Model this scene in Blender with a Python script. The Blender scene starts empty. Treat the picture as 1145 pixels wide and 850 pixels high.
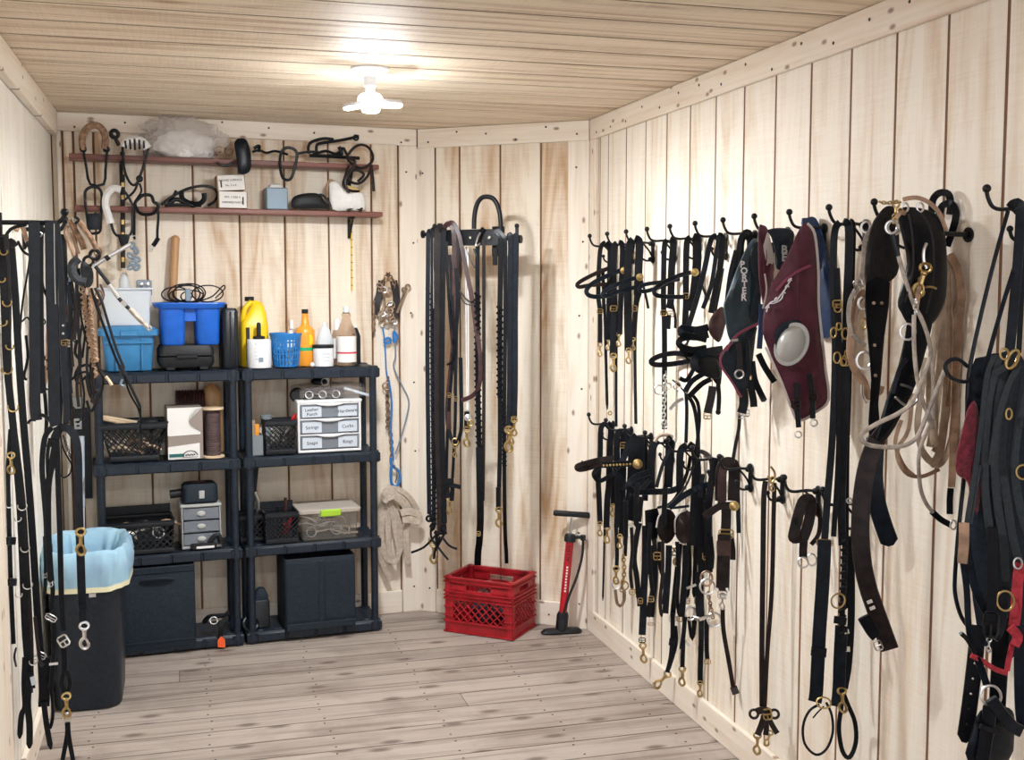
import bpy, math, random
from mathutils import Vector as V, Matrix
random.seed(7)
SC = bpy.context.scene
COL = SC.collection
# ---------------------------------------------------------------- camera
F = 1290.6                      # focal length in pixels of a 1145 px wide frame
YAW, PITCH, HC = .2761, .0827, 1.6092
cam = bpy.data.cameras.new('camera'); cam.sensor_width = 36; cam.lens = F/1145*36
cam.clip_start = .05
camo = bpy.data.objects.new('camera', cam); COL.objects.link(camo)
camo.location = (0, 0, HC); camo.rotation_euler = (math.pi/2-PITCH, 0, -YAW)
SC.camera = camo
# ---------------------------------------------------------------- light
W = bpy.data.worlds.new('world'); SC.world = W; W.use_nodes = True
W.node_tree.nodes['Background'].inputs[0].default_value = (1, 1, 1.03, 1)
W.node_tree.nodes['Background'].inputs[1].default_value = .7   # daylight through the open front of the room
LAMP_STRENGTH = 320
FILL_STRENGTH = 165
SC.view_settings.view_transform = 'Standard'; SC.view_settings.look = 'None'
SC.view_settings.gamma = 1; SC.view_settings.use_curve_mapping = False
SC.view_settings.exposure = 1.62

# ---------------------------------------------------------------- room frame
XR, XL, H = 1.7958, -.5376, 2.35
C0, C1, C2 = V((XL, 5.3927, 0)), V((1.0919, 5.5318, 0)), V((XR, 4.9946, 0))
TB = (C1-C0).normalized(); NB = V((TB.y, -TB.x, 0))          # along the back wall, out of the back wall
TD = (C2-C1).normalized(); ND = V((TD.y, -TD.x, 0))
CY, SY, CP, SP = math.cos(YAW), math.sin(YAW), math.cos(PITCH), math.sin(PITCH)
CR = V((CY, -SY, 0)); CF = V((SY*CP, CY*CP, -SP)); CU = V((SY*SP, CY*SP, CP)); CO = V((0, 0, HC))
def onplane(x, y, n, d):
    v = CF + CR*((x-572.5)/F) - CU*((y-425)/F)
    return CO + v*((d-CO.dot(n))/v.dot(n))
PL = {'b': (NB, C0), 'd': (ND, C1), 'r': (V((-1, 0, 0)), C2), 'l': (V((1, 0, 0)), C0), 'f': (V((0, 0, 1)), V((0, 0, 0)))}
def at(x, y, pl, d=0.):
    """a point of the photograph put at its real place: pl is a depth Y, or (wall letter, distance from that wall)"""
    if isinstance(pl, tuple):
        n, c = PL[pl[0]]; return onplane(x, y, n, n.dot(c)+pl[1]+d)
    p = onplane(x, y, V((0, 1, 0)), pl-d)
    if p.x > XR-.012: p = onplane(x, y, V((1, 0, 0)), XR-.012-d*.3)
    if p.x < XL+.012: p = onplane(x, y, V((1, 0, 0)), XL+.012+d*.3)
    return p
def pxm(p): return (p-CO).dot(CF)/F       # metres per photograph pixel there
def BF(s, d, z): return C0 + TB*s + NB*d + V((0, 0, z))      # back wall frame: along, out, up
def bs(x, y, off):
    p = at(x, y, ('b', off)); return (p-C0).dot(TB), p.z
def DF(s, d, z): return C1 + TD*s + ND*d + V((0, 0, z))
UP = V((0, 0, 1))

# ---------------------------------------------------------------- mesh building
def cr(pts, sub=4, closed=False):
    if len(pts) < 3 or sub < 2: return list(pts)
    n = len(pts); out = []
    for i in range(n if closed else n-1):
        g = (lambda k: pts[k % n]) if closed else (lambda k: pts[max(0, min(n-1, k))])
        a, b, c, d = g(i-1), g(i), g(i+1), g(i+2)
        for j in range(sub):
            t = j/sub
            out.append(.5*((2*b)+(c-a)*t+(2*a-5*b+4*c-d)*t*t+(3*b-a-3*c+d)*t**3))
    if not closed: out.append(pts[-1])
    return out
class MB:
    def __init__(s): s.v = []; s.f = []
    def add(s, vs, fs):
        o = len(s.v); s.v += [V(p) for p in vs]; s.f += [tuple(i+o for i in q) for q in fs]; return s
    def box(s, c, h, ax=None, bev=0.):
        X, Y, Z = ax or (V((1, 0, 0)), V((0, 1, 0)), V((0, 0, 1))); c = V(c)
        b = min(bev, min(h)*.9)
        if b <= 0:
            vs = [c+X*(h[0]*i)+Y*(h[1]*j)+Z*(h[2]*k) for i in (-1, 1) for j in (-1, 1) for k in (-1, 1)]
            return s.add(vs, [(0, 1, 3, 2), (4, 6, 7, 5), (0, 4, 5, 1), (2, 3, 7, 6), (0, 2, 6, 4), (1, 5, 7, 3)])
        vs = []; idx = {}
        for i in (-1, 1):
            for j in (-1, 1):
                for k in (-1, 1):
                    for a in range(3):
                        q = [h[0]*i, h[1]*j, h[2]*k]
                        for m in range(3):
                            if m != a: q[m] -= b*(i, j, k)[m]
                        idx[i, j, k, a] = len(vs); vs.append(c+X*q[0]+Y*q[1]+Z*q[2])
        fs = []
        for a in range(3):
            o = [m for m in range(3) if m != a]
            for sg in (-1, 1):
                def key(u, w):
                    t = [0, 0, 0]; t[a] = sg; t[o[0]] = u; t[o[1]] = w; return tuple(t)
                fs.append(tuple(idx[key(u, w)+(a,)] for u, w in ((-1, -1), (1, -1), (1, 1), (-1, 1))))
                for wv in (-1, 1):      # edges along axis o[1]... each once
                    pass
        for a in range(3):
            o = [m for m in range(3) if m != a]
            for u in (-1, 1):
                for w in (-1, 1):
                    k0 = [0, 0, 0]; k1 = [0, 0, 0]
                    k0[a] = -1; k1[a] = 1
                    for kk in (k0, k1): kk[o[0]] = u; kk[o[1]] = w
                    fs.append((idx[tuple(k0)+(o[0],)], idx[tuple(k1)+(o[0],)], idx[tuple(k1)+(o[1],)], idx[tuple(k0)+(o[1],)]))
        for i in (-1, 1):
            for j in (-1, 1):
                for k in (-1, 1): fs.append(tuple(idx[i, j, k, a] for a in range(3)))
        return s.add(vs, fs)
    def loft(s, rings, cap=True, closed=False):
        n = len(rings[0]); vs = [p for r in rings for p in r]; fs = []
        m = len(rings)
        for i in range(m if closed else m-1):
            for j in range(n):
                a, b = i*n+j, i*n+(j+1) % n; c, d = ((i+1) % m)*n+(j+1) % n, ((i+1) % m)*n+j
                fs.append((a, b, c, d))
        if cap and not closed: fs += [tuple(range(n))[::-1], tuple((m-1)*n+j for j in range(n))]
        return s.add(vs, fs)
    def strap(s, pts, w, th=.004, view=None, sub=4, tip=False, taper=1.):
        P = cr([V(p) for p in pts], sub); rings = []; n = len(P); prev = None
        for i, p in enumerate(P):
            t = (P[min(n-1, i+1)]-P[max(0, i-1)])
            if t.length < 1e-7: t = V((0, 0, -1))
            t.normalize(); vw = view if view is not None else (p-CO).normalized()
            sd = t.cross(vw)
            if sd.length < .05: sd = prev if prev is not None else t.orthogonal()
            sd = sd.normalized(); prev = sd
            nn = sd.cross(t).normalized()
            k = w*.5*(1+(taper-1)*i/max(1, n-1))
            if tip and i == n-1: k *= .35
            rz = th*.5+min(.004, w*.10)
            rings.append([p+sd*k, p+sd*k*.86+nn*(th*.35+rz*.35), p+sd*k*.5+nn*rz*.86, p+nn*rz, p-sd*k*.5+nn*rz*.86, p-sd*k*.86+nn*(th*.35+rz*.35), p-sd*k, p-sd*k*.9-nn*th*.5, p+sd*k*.9-nn*th*.5])
        return s.loft(rings)
    def tube(s, pts, r, n=8, closed=False, sub=4, r2=None):
        P = cr([V(p) for p in pts], sub, closed); rings = []; m = len(P); up = None
        for i, p in enumerate(P):
            a, b = (P[(i-1) % m], P[(i+1) % m]) if closed else (P[max(0, i-1)], P[min(m-1, i+1)])
            t = b-a
            if t.length < 1e-7: t = V((0, 0, 1))
            t.normalize()
            if up is None: up = t.orthogonal().normalized()
            up = (up-t*up.dot(t))
            if up.length < 1e-5: up = t.orthogonal()
            up.normalize(); sd = t.cross(up)
            rr = r if r2 is None else r+(r2-r)*i/max(1, m-1)
            rings.append([p+(up*math.cos(2*math.pi*j/n)+sd*math.sin(2*math.pi*j/n))*rr for j in range(n)])
        return s.loft(rings, closed=closed)
    def ring(s, c, nrm, R, r, n=20, m=6, up=None, k=1.):
        nrm = V(nrm).normalized(); u = (up or UP); u = u-nrm*u.dot(nrm)
        u = (u if u.length > .01 else nrm.orthogonal()).normalized(); w = u.cross(nrm)
        return s.tube([V(c)+u*R*math.sin(2*math.pi*i/n)+w*R*k*math.cos(2*math.pi*i/n) for i in range(n)], r, m, True, 1)
    def lathe(s, c, prof, n=20, ax=None, kx=1., ky=1., cap=True):
        X, Y, Z = ax or (V((1, 0, 0)), V((0, 1, 0)), V((0, 0, 1))); c = V(c)
        return s.loft([[c+X*(r*kx*math.cos(2*math.pi*j/n))+Y*(r*ky*math.sin(2*math.pi*j/n))+Z*z for j in range(n)] for r, z in prof], cap)
    def rrect(s, c, prof, ax=None, n=5):
        """stack of rounded rectangles: prof = (half x, half y, corner radius, z)"""
        X, Y, Z = ax or (V((1, 0, 0)), V((0, 1, 0)), V((0, 0, 1))); c = V(c); rings = []
        for hx, hy, r, z, *dx in prof:
            ring = []; sh = X*(dx[0] if dx else 0)
            for q, (sx, sy) in enumerate(((1, 1), (-1, 1), (-1, -1), (1, -1))):
                for i in range(n):
                    a = math.pi/2*(q+i/(n-1))
                    ring.append(c+sh+X*(sx*(hx-r)+r*math.cos(a))+Y*(sy*(hy-r)+r*math.sin(a))+Z*z)
            rings.append(ring)
        return s.loft(rings)
    def ball(s, c, r, n=12, m=8, ax=None, k=(1, 1, 1)):
        X, Y, Z = ax or (V((1, 0, 0)), V((0, 1, 0)), V((0, 0, 1)))
        return s.loft([[V(c)+X*(r*k[0]*math.sin(math.pi*(i+.02)/(m+.04))*math.cos(2*math.pi*j/n))+Y*(r*k[1]*math.sin(math.pi*(i+.02)/(m+.04))*math.sin(2*math.pi*j/n))+Z*(r*k[2]*math.cos(math.pi*(i+.02)/(m+.04))) for j in range(n)] for i in range(m+1)])
    def panel(s, poly, th, nrm, bulge=0., sub=3, rough=0., seed=1):
        """a soft or flat sheet with an outline, its front bulging towards nrm"""
        rd = random.Random(seed); P = cr([V(p) for p in poly], sub, True) if sub > 1 else [V(p) for p in poly]
        n = len(P); c = sum(P, V((0, 0, 0)))/n; nrm = V(nrm).normalized(); rings = []
        rings.append([p-nrm*th*.5 for p in P])
        ph = rd.random()*6
        for k, hgt in ((1., 0.), (.93, .35), (.7, .75), (.4, .95), (.12, 1.)):
            rings.append([c+(p-c)*k+nrm*(th*.5+bulge*hgt+rough*math.sin(5*j/n*6.28*.5+ph)*math.sin(k*7+j*.35)*(1 if k < 1 else .4)) for j, p in enumerate(P)])
        return s.loft(rings)
    def crumple(s, c, ax, r, seed, amp=.12, n=40, m=20, flat=.0, fold=3.):
        """crumpled soft lump: an ellipsoid with folds, its foot flattened"""
        from mathutils import noise as mn
        X, Y, Z = ax; c = V(c); rings = []
        for i in range(m+1):
            th = math.pi*(i+.03)/(m+.06); ring = []
            for j in range(n):
                d = V((math.sin(th)*math.cos(2*math.pi*j/n), math.sin(th)*math.sin(2*math.pi*j/n), math.cos(th)))
                q = 1+amp*(mn.noise(d*fold+V((seed, 0, 0)))+.6*abs(mn.noise(d*fold*2.3+V((0, seed, 0))))*2-.5)
                z = d.z*q
                if flat and z < -flat: z = -flat
                ring.append(c+X*(d.x*q*r[0])+Y*(d.y*q*r[1])+Z*(z*r[2]))
            rings.append(ring)
        return s.loft(rings)
    def build(s, name, mat, parent=None, base=None, smooth=40, kind=None, label=None):
        """one mesh object; its points are given in world space"""
        o0 = V(parent['_o']) if parent is not None else (V(base) if base is not None else V((sum(p.x for p in s.v)/len(s.v), sum(p.y for p in s.v)/len(s.v), min(p.z for p in s.v))))
        me = bpy.data.meshes.new(name); me.from_pydata([p-o0 for p in s.v], [], s.f)
        me.materials.append(mat)
        if smooth:
            me.polygons.foreach_set('use_smooth', [True]*len(me.polygons)); me.set_sharp_from_angle(angle=math.radians(smooth))
        me.update()
        return link(name, me, parent, o0, kind, label)
def link(name, me, parent, o0, kind=None, label=None):
    o = bpy.data.objects.new(name, me); COL.objects.link(o)
    if parent is not None: o.parent = parent
    else: o.location = o0
    o['_o'] = list(o0)
    if kind: o['kind'] = kind
    if label: o['label'] = label
    return o
def thing(name, label, cat, loc, group=None):
    o = bpy.data.objects.new(name, None); COL.objects.link(o); o.empty_display_size = .02
    o.location = loc; o['_o'] = list(loc); o['label'] = label; o['category'] = cat
    if group: o['group'] = group
    return o
def tag(o, label, cat, group=None):
    o['label'] = label; o['category'] = cat
    if group: o['group'] = group
    return o
_txt = {}
def text(name, body, size, c, X, Y, mat, parent, label=None):
    """flat lettering: X the reading direction, Y the upright of the letters"""
    if body not in _txt:
        cu = bpy.data.curves.new('t', 'FONT'); cu.body = body; cu.align_x = 'CENTER'; cu.align_y = 'CENTER'; cu.size = 1; cu.resolution_u = 2; cu.offset = .035 if len(body) == 1 else .008
        ob = bpy.data.objects.new('t', cu); COL.objects.link(ob)
        me = bpy.data.meshes.new_from_object(ob.evaluated_get(bpy.context.evaluated_depsgraph_get()))
        bpy.data.objects.remove(ob); _txt[body] = ([V(v.co) for v in me.vertices], [tuple(p.vertices) for p in me.polygons])
    vs, fs = _txt[body]; X = X.normalized(); Y = Y.normalized(); c = V(c)
    return MB().add([c+X*v.x*size+Y*v.y*size for v in vs], fs).build(name, mat, parent, smooth=0, label=label)
for b in ('P', 'O', 'R', 'T', 'E', 'B', 'Leather\nPunch', 'Hardware', 'Strings', 'Curbs', 'Snaps', 'Rings', 'ROUND SURFACE', 'No. 5 x 6', 'NO. 1 SIZE 4', 'HARNESS PARTS', 'ALLEN'):
    text('t', b, 1, (0, 0, 0), V((1, 0, 0)), V((0, 1, 0)), None, None) if False else None

# ---------------------------------------------------------------- materials
def new(name):
    m = bpy.data.materials.new(name); m.use_nodes = True; nt = m.node_tree
    return m, nt, nt.nodes['Principled BSDF']
def nd(nt, t, **k):
    n = nt.nodes.new(t)
    for a, b in k.items(): setattr(n, a, b)
    return n
def setin(n, i, v): n.inputs[i].default_value = v
def mixc(nt, f, a, b):
    m = nd(nt, 'ShaderNodeMix', data_type='RGBA')
    for i, x in ((0, f), (6, a), (7, b)):
        if hasattr(x, 'links') or hasattr(x, 'is_linked'): nt.links.new(x, m.inputs[i])
        elif i == 0: m.inputs[0].default_value = x
        else: m.inputs[i].default_value = (*x, 1)
    return m.outputs[2]
def ramp(nt, x, a, b):
    m = nd(nt, 'ShaderNodeMapRange'); nt.links.new(x, m.inputs[0]); setin(m, 1, a); setin(m, 2, b); return m.outputs[0]
def mth(nt, op, a, b=None):
    m = nd(nt, 'ShaderNodeMath', operation=op)
    for i, x in enumerate((a, b)):
        if x is None: continue
        if hasattr(x, 'is_linked'): nt.links.new(x, m.inputs[i])
        else: m.inputs[i].default_value = x
    return m.outputs[0]
def noise(nt, vec, scale, w=None, detail=2, dist=0, rough=.5):
    n = nd(nt, 'ShaderNodeTexNoise', noise_dimensions='4D'); nt.links.new(vec, n.inputs['Vector'])
    setin(n, 'Scale', scale); setin(n, 'Detail', detail); setin(n, 'Distortion', dist); setin(n, 'Roughness', rough)
    if w is not None: nt.links.new(w, n.inputs['W'])
    return n.outputs[0]
def scalev(nt, v, s):
    m = nd(nt, 'ShaderNodeMapping'); nt.links.new(v, m.inputs[0]); setin(m, 'Scale', s); return m.outputs[0]
def wood(name, light, dark, along, rough=.6, rings=60, ringf=.25, streak=.5, knots=0., knotcol=(.16, .08, .04), dirt=None, bump=.25, spread=.08, saw=True, fig=(3.4, .45), streakscale=(13., 1.1), thick=1, kscale=(8., 3.2)):
    m, nt, b = new(name); L = nt.links
    tc = nd(nt, 'ShaderNodeTexCoord').outputs['Object']; rnd = nd(nt, 'ShaderNodeObjectInfo').outputs['Random']
    w = mth(nt, 'MULTIPLY', rnd, 61.)
    def sv(a, l):
        s = [float(a)]*3; s[along] = float(l); return scalev(nt, tc, s)
    n1 = noise(nt, sv(*fig), 1., w, 1.5, .2)
    r = mth(nt, 'ADD', mth(nt, 'MULTIPLY', mth(nt, 'SINE', mth(nt, 'MULTIPLY', n1, float(rings)*2.2)), .5), .5)
    r = mth(nt, 'POWER', r, 2.)
    fib = noise(nt, sv(210, 4), 1., w, 3, 0)
    blo = ramp(nt, noise(nt, sv(*streakscale), 1., w, 4, .7, .6), .46, .66)
    f = mth(nt, 'ADD', mth(nt, 'MULTIPLY', blo, streak), mth(nt, 'MULTIPLY', r, mth(nt, 'ADD', mth(nt, 'MULTIPLY', blo, ringf*.8), ringf*.5)))
    f = mth(nt, 'ADD', f, mth(nt, 'MULTIPLY', mth(nt, 'SUBTRACT', fib, .5), .55))
    if saw:
        sw = noise(nt, sv(7, 190), 1., w, 2)
        f = mth(nt, 'ADD', f, mth(nt, 'MULTIPLY', mth(nt, 'SUBTRACT', sw, .5), .5))
    f = mth(nt, 'ADD', f, mth(nt, 'MULTIPLY', mth(nt, 'SUBTRACT', rnd, .5), spread*2))
    fc = nd(nt, 'ShaderNodeClamp'); L.new(f, fc.inputs[0])
    col = mixc(nt, fc.outputs[0], light, dark)
    if knots:
        sp = nd(nt, 'ShaderNodeSeparateXYZ'); L.new(tc, sp.inputs[0]); cb = nd(nt, 'ShaderNodeCombineXYZ')
        acr = [i for i in (0, 1, 2) if i not in (along, thick)][0]
        L.new(mth(nt, 'ADD', mth(nt, 'MULTIPLY', sp.outputs[acr], kscale[0]), w), cb.inputs[0]); L.new(mth(nt, 'ADD', mth(nt, 'MULTIPLY', sp.outputs[along], kscale[1]), w), cb.inputs[1])
        vo = nd(nt, 'ShaderNodeTexVoronoi', voronoi_dimensions='2D'); L.new(cb.outputs[0], vo.inputs['Vector']); setin(vo, 'Scale', 1.)
        k = ramp(nt, vo.outputs['Distance'], knots, knots*.35)
        col = mixc(nt, mth(nt, 'MULTIPLY', k, .8), col, knotcol)
    if dirt:
        d = ramp(nt, noise(nt, scalev(nt, tc, (2.2, 2.2, 2.2)), 1., w, 5, .6, .65), .47, .72)
        col = mixc(nt, mth(nt, 'MULTIPLY', d, .6), col, dirt)
    L.new(col, b.inputs['Base Color']); setin(b, 'Roughness', rough)
    bp = nd(nt, 'ShaderNodeBump'); setin(bp, 'Strength', bump); setin(bp, 'Distance', .002)
    hgt = mth(nt, 'ADD', fib, mth(nt, 'MULTIPLY', r, .3))
    if saw: hgt = mth(nt, 'ADD', hgt, mth(nt, 'MULTIPLY', sw, .7))
    L.new(hgt, bp.inputs['Height']); L.new(bp.outputs[0], b.inputs['Normal'])
    return m
def plain(name, col, rough=.5, metal=0., var=.0, bump=0., bscale=90., trans=0., alpha=1., ior=1.45, spec=.5, sheen=0., sub=None):
    m, nt, b = new(name); L = nt.links
    b.inputs['Base Color'].default_value = (*col, 1); setin(b, 'Roughness', rough); setin(b, 'Metallic', metal)
    setin(b, 'Transmission Weight', trans); setin(b, 'Alpha', alpha); setin(b, 'IOR', ior); setin(b, 'Specular IOR Level', spec)
    if sheen: setin(b, 'Sheen Weight', sheen)
    if var or bump:
        tc = nd(nt, 'ShaderNodeTexCoord').outputs['Object']; n = noise(nt, tc, bscale, nd(nt, 'ShaderNodeObjectInfo').outputs['Random'], 4)
        if var:
            n2 = noise(nt, tc, bscale*.25, nd(nt, 'ShaderNodeObjectInfo').outputs['Random'], 4)
            c2 = tuple(min(1, c*(1+1.6*var)+.004*var) for c in col); c1 = tuple(c*(1-var) for c in col)
            L.new(mixc(nt, ramp(nt, n2, .35, .7), c1, c2), b.inputs['Base Color'])
        if bump:
            bp = nd(nt, 'ShaderNodeBump'); setin(bp, 'Strength', bump); setin(bp, 'Distance', .002); L.new(n, bp.inputs['Height']); L.new(bp.outputs[0], b.inputs['Normal'])
    return m
PLY = wood('plywood boards', (.925, .87, .77), (.70, .535, .37), 2, .62, 52, .22, .42)
PLYB = wood('figured plywood', (.91, .825, .70), (.57, .37, .205), 2, .6, 44, .30, .72, fig=(4.2, .5), streakscale=(6., 1.))
PLYL = wood('pale plywood', (.91, .885, .82), (.76, .65, .52), 2, .6, 50, .2, .4)
CEIL = wood('ceiling boards', (.86, .74, .585), (.47, .31, .185), 0, .6, 62, .38, .55, fig=(5.5, .35), streakscale=(22., .7))
PINE = wood('pine trim upright', (.915, .84, .735), (.72, .545, .40), 2, .5, 46, .25, .35, .085, (.20, .09, .045), saw=False, fig=(6, .3), kscale=(9., 4.5))
PINEX = wood('pine trim lengthwise', (.915, .84, .735), (.72, .545, .40), 0, .5, 46, .25, .35, .085, (.20, .09, .045), saw=False, fig=(6, .3), kscale=(9., 4.5))
FLOOR = wood('worn floor boards', (.44, .375, .33), (.225, .178, .15), 0, .65, 50, .35, .6, .125, (.10, .07, .055), (.17, .125, .105), .55, .18, saw=False, fig=(8, .4), streakscale=(30., 1.2), thick=2, kscale=(5.5, 2.4))
BACK = plain('grooved wood backing', (.22, .11, .06), .85)
CGAP = plain('dark ceiling gap', (.13, .07, .04), .9)
FLGAP = plain('dark floor gap', (.12, .088, .068), .9)
SHELFW = wood('red brown shelf wood', (.22, .075, .055), (.10, .035, .03), 0, .45, 40, .3, .5, saw=False)
WOODH = wood('varnished wood', (.52, .29, .13), (.33, .16, .06), 2, .35, 40, .3, .5, saw=False)
WOODL = wood('light wood', (.72, .56, .38), (.55, .38, .22), 2, .5, 40, .3, .5, saw=False)
LB = plain('black leather', (.0038, .0050, .0078), .34, var=.3, bump=.12, bscale=160, spec=.22)
LBB = plain('blue black leather', (.0045, .0080, .0140), .30, var=.4, bump=.1, bscale=160, spec=.27)
LD = plain('dark brown leather', (.014, .0090, .0088), .36, var=.4, bump=.18, bscale=140, spec=.3)
LM = plain('maroon brown leather', (.045, .015, .016), .4, var=.4, bump=.15, bscale=140)
LT = plain('tan leather', (.36, .23, .15), .6, var=.3, bump=.25, bscale=120)
LN = plain('natural pale leather', (.50, .40, .30), .65, var=.25, bump=.25, bscale=120)
WEB = plain('faded black webbing', (.034, .041, .048), .8, var=.12, bump=.5, bscale=420, spec=.2)
FELT = plain('dark felt', (.012, .0105, .0115), .95, var=.2, bump=.7, bscale=260)
ROPE = plain('grey rawhide rope', (.40, .35, .30), .7, var=.3, bump=.4, bscale=180)
COTTON = plain('unbleached cotton strap', (.52, .44, .36), .85, var=.15, bump=.25, bscale=260)
BRASS = plain('aged brass', (.46, .33, .14), .34, 1., var=.2, bscale=120)
STEEL = plain('worn steel', (.66, .66, .66), .28, 1., var=.1, bscale=120)
RUST = plain('rusty steel', (.30, .21, .15), .5, .8, var=.4, bscale=150)
IRON = plain('black wrought iron', (.006, .0075, .011), .42, .3, bump=.2, bscale=120)
BPL = plain('black shelf plastic', (.009, .0165, .029), .42, var=.25, bump=.12, bscale=300)
BPL2 = plain('black plastic', (.0055, .008, .012), .4, var=.3, bump=.1, bscale=200)
FABB = plain('black cloth', (.0078, .0165, .028), .75, var=.25, bump=.3, bscale=400)
RED = plain('red crate plastic', (.36, .010, .018), .42, var=.2, bump=.1, bscale=60)
REDP = plain('glossy red paint', (.48, .012, .022), .28)
REDW = plain('faded red webbing', (.40, .03, .045), .85, var=.2, bump=.5, bscale=300)
FLEECE = plain('maroon fleece', (.14, .008, .022), .95, var=.4, bump=1., bscale=420, sheen=.3)
MAR = plain('maroon nylon', (.085, .016, .034), .6, var=.25, bump=.3, bscale=90)
MARL = plain('maroon binding', (.25, .05, .10), .6)
TEAL = plain('dark teal nylon', (.026, .050, .066), .5, var=.35, bump=.3, bscale=60)
NAVY = plain('navy blue nylon', (.006, .030, .10), .6, var=.2, bump=.3, bscale=60)
CREAMF = plain('grey cream piping', (.62, .56, .53), .8)
BLUE1 = plain('turquoise blue plastic', (.045, .22, .46), .4, var=.1)
BLUE2 = plain('bright blue plastic', (.012, .12, .56), .38, var=.08)
BLUEB = plain('blue basket plastic', (.018, .17, .47), .4)
YEL = plain('yellow plastic', (.86, .58, .012), .35)
ORA = plain('orange bottle plastic', (.90, .35, .035), .35)
WHT = plain('white plastic', (.80, .81, .83), .4)
WHTB = plain('white paper', (.80, .79, .77), .75)
CRD = plain('brown cardboard', (.38, .27, .18), .85, var=.15, bscale=40)
GRYC = plain('grey cardboard', (.30, .25, .22), .85)
CLR = plain('cloudy clear plastic', (.86, .91, .96), .4, trans=.35, ior=1.2)
CLRD = plain('smoky clear plastic', (.40, .44, .50), .25, trans=.55, ior=1.2)
BAG = plain('thin clear plastic film', (.78, .72, .70), .16, trans=.5, ior=1.1, alpha=.30, spec=.9)
BAGF = None
BAGB = plain('pale blue bin liner', (.46, .73, .98), .3, var=.12, bscale=30, trans=.25, ior=1.1)
AMB = plain('tinted clear bottle plastic', (.78, .62, .50), .12, trans=.85, ior=1.12)
GRN = plain('lime green plastic', (.36, .62, .04), .45)
TGRN = plain('green label ink', (.01, .40, .16), .6)
DGRN = plain('dark green ink', (.01, .13, .12), .6)
INK = plain('black ink', (.02, .02, .03), .7)
REDI = plain('red ink', (.55, .05, .08), .7)
BLUEI = plain('pale blue label', (.56, .62, .70), .6)
ORT = plain('fluorescent orange tag', (.95, .13, .03), .6)
GREYB = plain('grey blue metal', (.22, .29, .36), .5, .2)
GREYP = plain('grey plastic', (.20, .23, .25), .6)
FLW = plain('white fleece', (.80, .80, .80), .95, var=.06, bump=.25, bscale=160)
FLT = plain('tan fleece', (.27, .165, .105), .95, var=.4, bump=.6, bscale=240, sheen=.2)
FLG = plain('grey fleece', (.045, .050, .058), .95, var=.4, bump=1., bscale=260)
WTH = plain('thread spool leather', (.085, .055, .055), .7, var=.2)
BLUER = plain('blue baling twine', (.03, .20, .55), .6)
TWINE = plain('grey blue cord', (.22, .27, .36), .7)
GREYCUP = plain('grey white eye cup plastic', (.46, .47, .46), .3)
CLRT = plain('clear tote plastic', (.93, .92, .90), .08, trans=.95, ior=1.04)
LIDT = plain('translucent beige lid', (.62, .56, .50), .4, trans=.25, ior=1.15)
HEM = plain('pale yellow hem', (.80, .76, .52), .5)
SILV = plain('clear bag with metal', (.30, .36, .44), .35, .3, var=.4, bscale=50)
RUBY = plain('black rubber', (.0055, .0068, .0095), .55)
m_, nt_, b_ = new('crinkled bag film'); b_.inputs['Base Color'].default_value = (.80, .74, .72, 1); setin(b_, 'Roughness', .12); setin(b_, 'Alpha', .30); setin(b_, 'Specular IOR Level', 1.)
tc_ = nd(nt_, 'ShaderNodeTexCoord').outputs['Object']; v_ = nd(nt_, 'ShaderNodeTexVoronoi', feature='DISTANCE_TO_EDGE'); nt_.links.new(scalev(nt_, tc_, (26, 26, 17)), v_.inputs['Vector']); setin(v_, 'Scale', 1.)
bp_ = nd(nt_, 'ShaderNodeBump'); setin(bp_, 'Strength', 1.); setin(bp_, 'Distance', .02); nt_.links.new(v_.outputs['Distance'], bp_.inputs['Height']); nt_.links.new(bp_.outputs[0], b_.inputs['Normal'])
BAGF = m_
def emit(name, col, st):
    m, nt, b = new(name); b.inputs['Base Color'].default_value = (.9, .9, .9, 1)
    b.inputs['Emission Color'].default_value = (*col, 1); setin(b, 'Emission Strength', st); return m
EM1 = emit('lit lamp panel', (.96, .985, 1.), LAMP_STRENGTH)
EMH = emit('lit lamp hub', (.94, .98, 1.), 5)
EM2 = emit('added fill lamp panel', (.97, .99, 1.), FILL_STRENGTH)  # glow of the added fill lamp
# ================================================================ the room
def struct(mb, name, mat, base=None):
    o = mb.build(name, mat, None, base); o['kind'] = 'structure'; return o
_share = {}
def board(parent, key, mb_fn, loc, rz, mat, name='board'):
    """a board of a wall, floor or ceiling; alike boards share their mesh"""
    if key not in _share:
        m = mb_fn(); me = bpy.data.meshes.new(name); me.from_pydata(m.v, [], m.f); me.materials.append(mat); me.update(); _share[key] = me
    o = bpy.data.objects.new(name, _share[key]); COL.objects.link(o); o.parent = parent
    o.location = V(loc)-V(parent['_o']); o.rotation_euler = (0, 0, rz); return o
def upright(w, h, t=.010, bev=.0025):
    # local x along the wall, -y out of the wall, z up; origin at its foot centre on the wall face
    return lambda: MB().box((0, t/2, h/2), (w/2, t/2, h/2), None, bev)
def boards_on(parent, C, T, edges, z0, z1, mat, gap=.009, jit=.0012, t=.010, bev=.0025):
    rz = math.atan2(T.y, T.x)
    for a, b in zip(edges, edges[1:]):
        w = round(b-a-gap, 3)
        n = V((T.y, -T.x, 0))
        board(parent, (mat.name, w, round(z1-z0, 3)), upright(w, z1-z0, t, bev), C+T*((a+b)/2)+n*random.uniform(-jit, jit)+V((0, 0, z0)), rz, mat)
# right wall: origin at the far corner, running towards the camera
TR = V((0, -1, 0))
wr = struct(MB().box((XR+.0218, 2., H/2), (.02, 3.05, H/2)), 'wall_right', BACK)
e = [0., .096]+[C2.y-(2.458+.2125*k) for k in range(11, -8, -1)]
boards_on(wr, C2, TR, e, 0, H, PLY, .010, .0003, .0016, .0006)
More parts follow.
